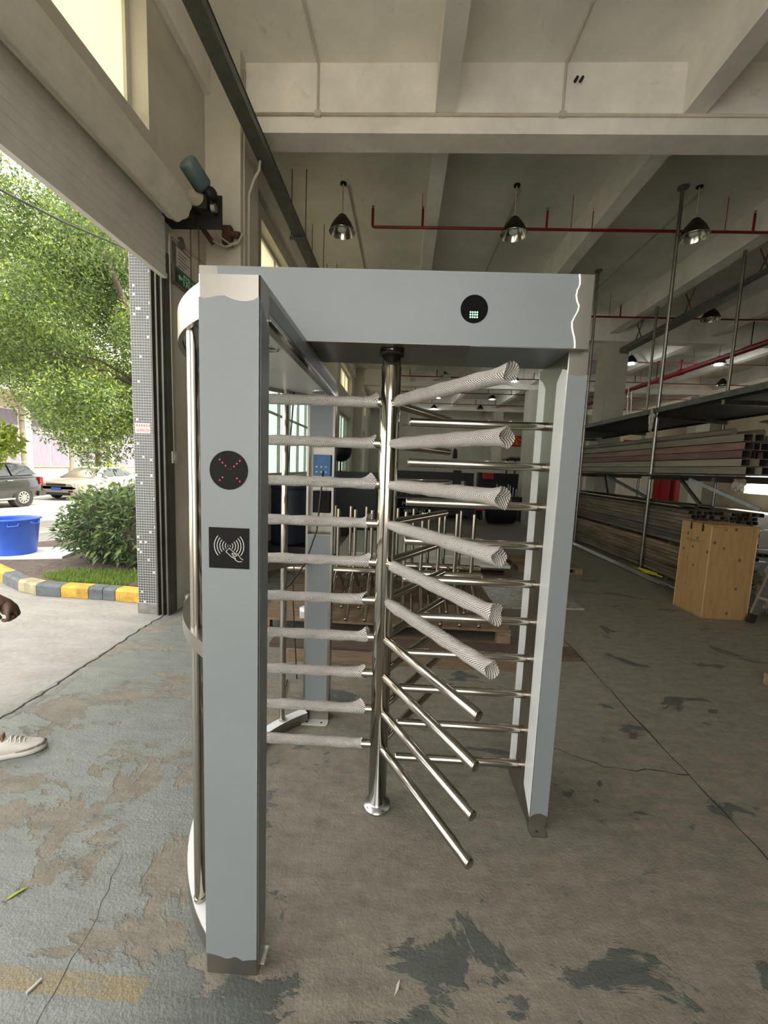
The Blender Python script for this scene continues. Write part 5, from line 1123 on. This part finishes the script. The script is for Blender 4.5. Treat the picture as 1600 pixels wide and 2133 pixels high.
def sedan_extra(c, xc, hw, y0, L):
    x = xc+hw
    for f in (0.44, 0.63): MB().bar((x+0.012, y0+f*L, RZ+0.86), (x+0.012, y0+f*L+0.2, RZ+0.86), 0.02, 0.028).build('door_handle', 'chrome', c)
    mi = MB().lathe([(0, -0.10), (0.05, -0.08), (0.075, 0.0), (0.06, 0.08), (0, 0.10)], (x+0.11, y0+L*0.345, RZ+0.98), 14, (1, 0, 0)).build('door_mirror', 'car_silver', c)
    MB().box(xc-0.45, xc+0.42, y0-0.012, y0+0.02, RZ+0.62, RZ+0.72).build('grille', 'machine_black', c)
    MB().box(xc-0.6, xc+0.6, y0-0.012, y0+0.02, RZ+0.22, RZ+0.34).build('lower_grille', 'machine_black', c)
    MB().box(xc-0.22, xc+0.22, y0-0.03, y0-0.012, RZ+0.43, RZ+0.56).build('number_plate', 'plate_blue', c)
    for sg in (-1, 1):
        MB().prism([(xc+sg*0.47, y0-0.005, RZ+0.63), (xc+sg*0.86, y0+0.16, RZ+0.70), (xc+sg*0.84, y0+0.16, RZ+0.77), (xc+sg*0.50, y0+0.01, RZ+0.73)], (0, 0.05, 0)).build('headlamp', 'lamp_glass', c)
        MB().box(xc+sg*0.62-0.1, xc+sg*0.62+0.1, y0-0.01, y0+0.05, RZ+0.36, RZ+0.42).build('fog_lamp', 'machine_black', c)
SEL, SEW = 4.6, 1.80
car('silver_sedan', 'silver sedan facing left, parked behind the bush', -13.95, 16.75, SEL, SEW,
    [(0.0, 0.30, 0.70, 0.80), (0.02, 0.22, 0.76, 0.92), (0.10, 0.20, 0.86, 1.0), (0.26, 0.20, 0.95, 1.0), (0.5, 0.20, 0.98, 1.0), (0.8, 0.20, 1.02, 1.0), (0.95, 0.28, 1.02, 0.95), (1.0, 0.40, 0.94, 0.86)],
    [(0.24, 0.94, 0.97, 0.88, 0.84), (0.41, 0.96, 1.40, 0.92, 0.70), (0.5, 0.97, 1.47, 0.93, 0.69), (0.65, 0.98, 1.46, 0.93, 0.69), (0.76, 1.0, 1.36, 0.92, 0.70), (0.92, 1.0, 1.04, 0.88, 0.80)],
    (0.195, 0.785), 0.325, 'car_silver',
    [(SD, [(0.925, 0.345, 1.02), (0.93, 0.53, 1.03), (0.745, 0.53, 1.40), (0.75, 0.46, 1.385)]), (SD, [(0.93, 0.545, 1.03), (0.93, 0.70, 1.05), (0.75, 0.675, 1.39), (0.745, 0.545, 1.40)]), (SD, [(0.925, 0.712, 1.06), (0.915, 0.815, 1.09), (0.77, 0.735, 1.31), (0.755, 0.69, 1.37)]),
     ((0, -0.012, 0.012), [(-0.80, 0.272, 1.00), (0.80, 0.272, 1.00), (0.64, 0.400, 1.375), (-0.64, 0.400, 1.375)])],
    sedan_extra)

# trees: trunk, branches and clouds of small leaves
def tree(name, label, base, trunk, limbs, clumps, n, size, m, seed):
    t_ = thing(name, base, label, 'tree', 'trees outside the doorway')
    MB().path(trunk, [0.16-0.10*i/(len(trunk)-1) for i in range(len(trunk))], 10).build('trunk', 'bark', t_)
    for l in limbs: MB().path(l, [0.05-0.035*i/(len(l)-1) for i in range(len(l))], 6).build('branch', 'bark', t_)
    V, F, P = leaf_cloud(clumps, n, size, seed); cloud_obj(V, F, 'foliage', m, t_)
    V, F, P = leaf_cloud([(a, b, c+f*0.25, d*0.95, e*0.95, f*0.85) for a, b, c, d, e, f in clumps], n//6, size*1.05, seed+50); cloud_obj(V, F, 'young_leaves', 'leaf_yellow', t_)
rt2 = random.Random(77)
def clumps(lo, hi, n, s0, s1, seed):
    r = random.Random(seed); return [(r.uniform(lo[0], hi[0]), r.uniform(lo[1], hi[1]), r.uniform(lo[2], hi[2]), *(3*[r.uniform(s0, s1)])) for _ in range(n)]
cl1 = clumps((-10.5, 9.2, 2.7), (-6.2, 12.5, 8.5), 46, 0.6, 1.15, 5)
cl1 += clumps((-8.6, 9.0, 1.6), (-5.9, 11.0, 3.2), 18, 0.35, 0.65, 6)
base = Vector((-6.3, 11.2, -0.35)); tk = [base, base+Vector((0.0, 0, 2.0)), base+Vector((-0.3, -0.1, 3.6)), base+Vector((-0.9, -0.3, 5.2)), base+Vector((-1.6, -0.5, 7.2))]
tree('street_tree', 'large leafy tree filling the doorway behind the cars', base, tk, [[tk[2], tk[2]+(Vector(c[:3])-tk[2])*0.5+Vector((0, 0, 0.3)), Vector(c[:3])] for c in cl1[::4]], cl1, 90000, 0.10, 'leaf_tree', 9)
cl2 = clumps((-15.5, 13.5, 3.4), (-11.5, 18.0, 10.5), 40, 0.8, 1.5, 8)
base = Vector((-17.0, 22.0, -0.35)); tk = [base, base+Vector((0, 0, 2.5)), base+Vector((1.3, -2.4, 5.0)), base+Vector((2.3, -4.5, 8.0))]
tree('street_tree', 'darker tree further back on the left, beyond the parked cars', base, tk, [[tk[2], Vector(c[:3])] for c in cl2[::5]], cl2, 50000, 0.14, 'leaf_tree', 19)
cl3 = clumps((-11.5, 9.4, 1.3), (-9.95, 10.7, 2.4), 7, 0.3, 0.5, 12)
base = Vector((-11.0, 10.1, -0.35)); tk = [base, base+Vector((0.1, 0, 1.2)), base+Vector((0.2, 0.1, 2.2)), base+Vector((0.3, 0, 2.8))]
tree('young_tree', 'young yellow-green tree at the left picture edge above the SUV', base, tk, [[tk[1], Vector(c[:3])] for c in cl3[::2]], cl3, 2600, 0.19, 'leaf_yellow', 29)
hg = thing('hedge_row', (-18, 24, -0.35), 'low yellow-green hedge in front of the far building', 'hedge')
V, F, P_ = leaf_cloud(clumps((-17.6, 20, 0.1), (-16.4, 33, 0.7), 26, 0.5, 0.8, 14), 7000, 0.16, 15); cloud_obj(V, F, 'foliage', 'leaf_yellow', hg)
# building across the road, overhead wire
ob = thing('office_building', (-22, 24, -0.35), 'cream building with purple curtained windows across the road', 'building')
MB().box(-28, -20.2, 10, 46, -0.35, 8.5).build('facade_wall', 'facade', ob)
MB().box(-20.2, -18.9, 10, 46, 4.6, 5.1).build('canopy_ledge', 'facade_trim', ob)
for i in range(9):
    y = 15.0+3.1*i
    fr_ = MB().box(-20.2, -20.12, y, y+2.5, 0.9, 3.9).build('window_frame', 'facade_trim', ob)
    for j in range(2):
        for k_ in range(2): MB().box(-20.12, -20.10, y+0.08+1.21*j, y+1.2+1.21*j, (0.98, 2.85)[k_], (2.75, 3.82)[k_]).build('curtained_pane', 'curtain_purple', fr_)
    MB().box(-20.2, -19.9, y+2.62, y+2.98, -0.35, 4.6).build('pilaster', 'facade_trim', ob)
MB().path([(-2.66, 4.20, 3.60), (-2.728, 4.06, 3.60), (-3.016, 3.6, 3.60), (-3.164, 3.2, 3.598), (-4.3, 0.5, 3.60)], 0.010, 8).build('overhead_wire', 'galvanised', label='grey overhead wire crossing the tree to the tiled edge', cat='wire')

# ------------------------------------------------------------------ person stepping in at the left edge
pe = thing('person', (-2.41, 2.0, 0), 'person at left edge, only a white sneaker and a closed hand in view', 'person')
def skin_obj(name, nodes, edges, m, sub=2):
    keys = list(nodes); me = bpy.data.meshes.new(name); og = Vector((-2.41, 2.0, 0))
    me.from_pydata([tuple(Vector(nodes[k_][0])-og) for k_ in keys], [(keys.index(a), keys.index(b)) for a, b in edges], [])
    o = bpy.data.objects.new(name, me); place(o, og, pe); me.materials.append(M[m])
    sk_ = o.modifiers.new('skin', 'SKIN'); sk_.use_smooth_shade = True
    for i, k_ in enumerate(keys):
        r_ = nodes[k_][1]; r_ = r_ if isinstance(r_, tuple) else (r_, r_); me.skin_vertices[0].data[i].radius = r_
        me.skin_vertices[0].data[i].use_root = (i == 0)
    sb = o.modifiers.new('smooth', 'SUBSURF'); sb.levels = sub; sb.render_levels = sub
    return o
N_ = {'pelvis': ((-2.30, 2.0, 0.93), (0.11, 0.14)), 'waist': ((-2.30, 2.0, 1.10), (0.10, 0.13)), 'chest': ((-2.29, 2.0, 1.36), (0.11, 0.15)), 'neck': ((-2.28, 2.0, 1.50), 0.055), 'head0': ((-2.25, 2.0, 1.59), 0.07), 'head1': ((-2.24, 2.0, 1.67), (0.095, 0.08)), 'head2': ((-2.25, 2.0, 1.75), (0.07, 0.06)),
      'nose': ((-2.14, 2.0, 1.63), 0.012), 'rsh': ((-2.28, 1.82, 1.40), 0.055), 'relb': ((-2.17, 1.82, 1.13), 0.042), 'rwr': ((-2.055, 1.875, 0.895), 0.029), 'rpalm': ((-2.005, 1.895, 0.845), (0.030, 0.040)), 'rkn': ((-1.965, 1.905, 0.808), (0.026, 0.042)),
      'lsh': ((-2.28, 2.18, 1.40), 0.055), 'lelb': ((-2.38, 2.24, 1.12), 0.042), 'lwr': ((-2.32, 2.26, 0.88), 0.029), 'lpalm': ((-2.30, 2.26, 0.82), (0.028, 0.038)), 'lkn': ((-2.29, 2.26, 0.77), (0.02, 0.036)),
      'rhip': ((-2.29, 1.92, 0.86), 0.085), 'rknee': ((-2.22, 1.90, 0.50), 0.058), 'rank': ((-2.105, 1.865, 0.11), 0.036), 'rfoot': ((-2.02, 1.905, 0.045), 0.02),
      'lhip': ((-2.31, 2.08, 0.86), 0.085), 'lknee': ((-2.37, 2.10, 0.50), 0.058), 'lank': ((-2.55, 2.12, 0.13), 0.036), 'lfoot': ((-2.46, 2.13, 0.045), 0.02)}
for k_ in list(N_):
    if k_ not in ('rwr', 'rpalm', 'rkn', 'rank', 'rfoot'): N_[k_] = ((N_[k_][0][0]-(0.15 if k_ != 'relb' else 0.11), *N_[k_][0][1:]), N_[k_][1])
E_ = [('pelvis', 'waist'), ('waist', 'chest'), ('chest', 'neck'), ('neck', 'head0'), ('head0', 'head1'), ('head1', 'head2'), ('head0', 'nose'), ('chest', 'rsh'), ('rsh', 'relb'), ('relb', 'rwr'), ('rwr', 'rpalm'), ('rpalm', 'rkn'), ('chest', 'lsh'), ('lsh', 'lelb'), ('lelb', 'lwr'), ('lwr', 'lpalm'), ('lpalm', 'lkn'), ('pelvis', 'rhip'), ('rhip', 'rknee'), ('rknee', 'rank'), ('rank', 'rfoot'), ('pelvis', 'lhip'), ('lhip', 'lknee'), ('lknee', 'lank'), ('lank', 'lfoot')]
for i, (y, s) in enumerate(((1.873, 0.95), (1.892, 1.05), (1.911, 1.0), (1.929, 0.85))):   # four curled fingers of the near hand
    for j, (dx, dz) in enumerate(((0.018, -0.012), (0.022, -0.038), (0.0, -0.052), (-0.018, -0.046))):
        N_['f%d%d' % (i, j)] = ((-1.965+dx*s, y, 0.808+dz*s), 0.0105-0.001*j)
    E_ += [('rkn', 'f%d0' % i), ('f%d0' % i, 'f%d1' % i), ('f%d1' % i, 'f%d2' % i), ('f%d2' % i, 'f%d3' % i)]
    for j, (dx, dz) in enumerate(((0.008, -0.02), (0.012, -0.05), (0.004, -0.075))): N_['g%d%d' % (i, j)] = ((-2.44+dx, 2.232+0.018*i, 0.77+dz*s), 0.009-0.001*j)
    E_ += [('lkn', 'g%d0' % i), ('g%d0' % i, 'g%d1' % i), ('g%d1' % i, 'g%d2' % i)]
for nm, par, pts in (('t', 'rpalm', ((-1.995, 1.862, 0.822), (-1.982, 1.852, 0.795), (-1.968, 1.856, 0.772))), ('u', 'lpalm', ((-2.43, 2.222, 0.80), (-2.415, 2.212, 0.77), (-2.405, 2.212, 0.745)))):
    for j, p in enumerate(pts): N_['%s%d' % (nm, j)] = (p, 0.0125-0.0012*j)
    E_ += [(par, nm+'0'), (nm+'0', nm+'1'), (nm+'1', nm+'2')]
skin_obj('body', N_, E_, 'skin')
skin_obj('trousers', {'p': ((-2.45, 2.0, 0.95), (0.135, 0.165)), 'rh': ((-2.44, 1.92, 0.85), 0.105), 'rk': ((-2.35, 1.90, 0.50), 0.078), 'ra': ((-2.15, 1.868, 0.17), 0.056), 'lh': ((-2.46, 2.08, 0.85), 0.105), 'lk': ((-2.52, 2.10, 0.50), 0.078), 'la': ((-2.69, 2.12, 0.17), 0.058)}, [('p', 'rh'), ('rh', 'rk'), ('rk', 'ra'), ('p', 'lh'), ('lh', 'lk'), ('lk', 'la')], 'trouser')
skin_obj('shirt', {'w': ((-2.450, 2.0, 0.98), (0.14, 0.17)), 'c': ((-2.440, 2.0, 1.34), (0.135, 0.175)), 'n': ((-2.435, 2.0, 1.45), (0.09, 0.10)), 'rs': ((-2.430, 1.81, 1.39), 0.08), 're': ((-2.385, 1.81, 1.24), 0.066), 'ls': ((-2.430, 2.19, 1.39), 0.08), 'le': ((-2.480, 2.22, 1.24), 0.066)}, [('w', 'c'), ('c', 'n'), ('c', 'rs'), ('rs', 're'), ('c', 'ls'), ('ls', 'le')], 'shirt')
hr = MB(); hr.lathe([(0.0, 0.135), (0.05, 0.13), (0.09, 0.095), (0.108, 0.04), (0.104, -0.03), (0.085, -0.06)], (-2.415, 2.0, 1.68), 20); hr.build('hair', 'machine_black', pe)
fe = MB()
for sy in (-0.034, 0.034): fe.lathe([(0, -0.012), (0.012, 0), (0, 0.012)], (-2.302, 2.0+sy, 1.665), 10)
fe.build('eyes', 'black_plastic', pe)
MB().box(-2.308, -2.298, 1.978, 2.022, 1.585, 1.593).build('mouth', 'rust', pe)
for sy in (-1, 1): MB().lathe([(0, -0.03), (0.016, -0.015), (0.018, 0.01), (0.0, 0.03)], (-2.40, 2.0+sy*0.088, 1.655), 10).build('ear', 'skin', pe)
def sneaker(toe, d, z0, nm_=True):
    d = Vector((*d, 0)).normalized(); sd = Vector((-d.y, d.x, 0)); heel = Vector((*toe, z0))-d*0.285
    def loft(secs, n=14):
        mb = MB()
        for s, w, z_0, z_1, k_ in secs:
            for i in range(n):
                a = 2*math.pi*i/n; mb.vert(heel+d*s+sd*(w*math.copysign(abs(math.cos(a))**k_, math.cos(a)))+Vector((0, 0, (z_0+z_1)/2+(z_1-z_0)/2*math.copysign(abs(math.sin(a))**k_, math.sin(a)))))
        for j in range(len(secs)-1):
            for i in range(n): mb.face((j*n+i, j*n+(i+1) % n, (j+1)*n+(i+1) % n, (j+1)*n+i)[::-1], True)
        mb.face(list(range(n))); mb.face([(len(secs)-1)*n+i for i in range(n)][::-1]); return mb
    up_ = loft([(0.0, 0.014, 0.02, 0.055, 0.6), (0.008, 0.030, 0.018, 0.088, 0.6), (0.03, 0.037, 0.018, 0.092, 0.65), (0.09, 0.037, 0.018, 0.098, 0.7), (0.135, 0.040, 0.018, 0.096, 0.8), (0.17, 0.044, 0.018, 0.080, 0.85), (0.205, 0.046, 0.018, 0.064, 0.85), (0.24, 0.042, 0.018, 0.054, 0.85), (0.265, 0.031, 0.018, 0.047, 0.85), (0.278, 0.016, 0.020, 0.038, 0.85)]).build('sneaker', 'shoe_white', pe)
    loft([(-0.004, 0.018, 0.0, 0.028, 0.35), (0.004, 0.035, 0.0, 0.03, 0.35), (0.06, 0.041, 0.0, 0.03, 0.35), (0.13, 0.042, 0.0, 0.029, 0.35), (0.19, 0.049, 0.0, 0.029, 0.35), (0.23, 0.047, 0.001, 0.030, 0.35), (0.262, 0.036, 0.003, 0.033, 0.4), (0.279, 0.020, 0.006, 0.034, 0.4), (0.286, 0.006, 0.010, 0.030, 0.4)]).build('sole', 'shoe_sole', up_)
    loft([(0.16, 0.0452, 0.028, 0.034, 0.5), (0.20, 0.0485, 0.028, 0.043, 0.5), (0.235, 0.0445, 0.029, 0.046, 0.5), (0.262, 0.034, 0.030, 0.045, 0.5), (0.280, 0.018, 0.030, 0.042, 0.5)]).build('toe_guard', 'shoe_grey', up_)
    mb = MB()
    for i in range(5):
        s = 0.125+0.018*i; zt = 0.100-0.0075*i-0.0045*i*(i > 2)*0.5; c = heel+d*s+Vector((0, 0, zt))
        for sg in (-1, 1): mb.path([c+sd*(0.026*sg)+Vector((0, 0, -0.013)), c+sd*(0.012*sg)+d*0.006, c-sd*(0.014*sg)+d*0.014, c-sd*(0.026*sg)+d*0.016+Vector((0, 0, -0.014))], 0.0028, 6)
    mb.build('laces', 'lace', up_)
    MB().prism([heel+d*0.10+sd*0.022+Vector((0, 0, 0.09)), heel+d*0.10-sd*0.022+Vector((0, 0, 0.09)), heel+d*0.098-sd*0.018+Vector((0, 0, 0.128)), heel+d*0.098+sd*0.018+Vector((0, 0, 0.128))], d*0.008).build('tongue', 'tongue_brown', up_)
sneaker((-1.885, 1.985), (0.87, 0.49), 0.0)
sneaker((-2.51, 2.17), (0.95, 0.2), 0.0)

for x, lb in ((1.693, 'left of two small black anchor stubs on the nearest cross beam'), (1.749, 'right of two small black anchor stubs on the nearest cross beam')):
    MB().cyl((x, 4.95, 5.844), (x, 4.88, 5.824), 0.016, n=10).build('anchor_stub', 'black_iron', label=lb, cat='anchor')
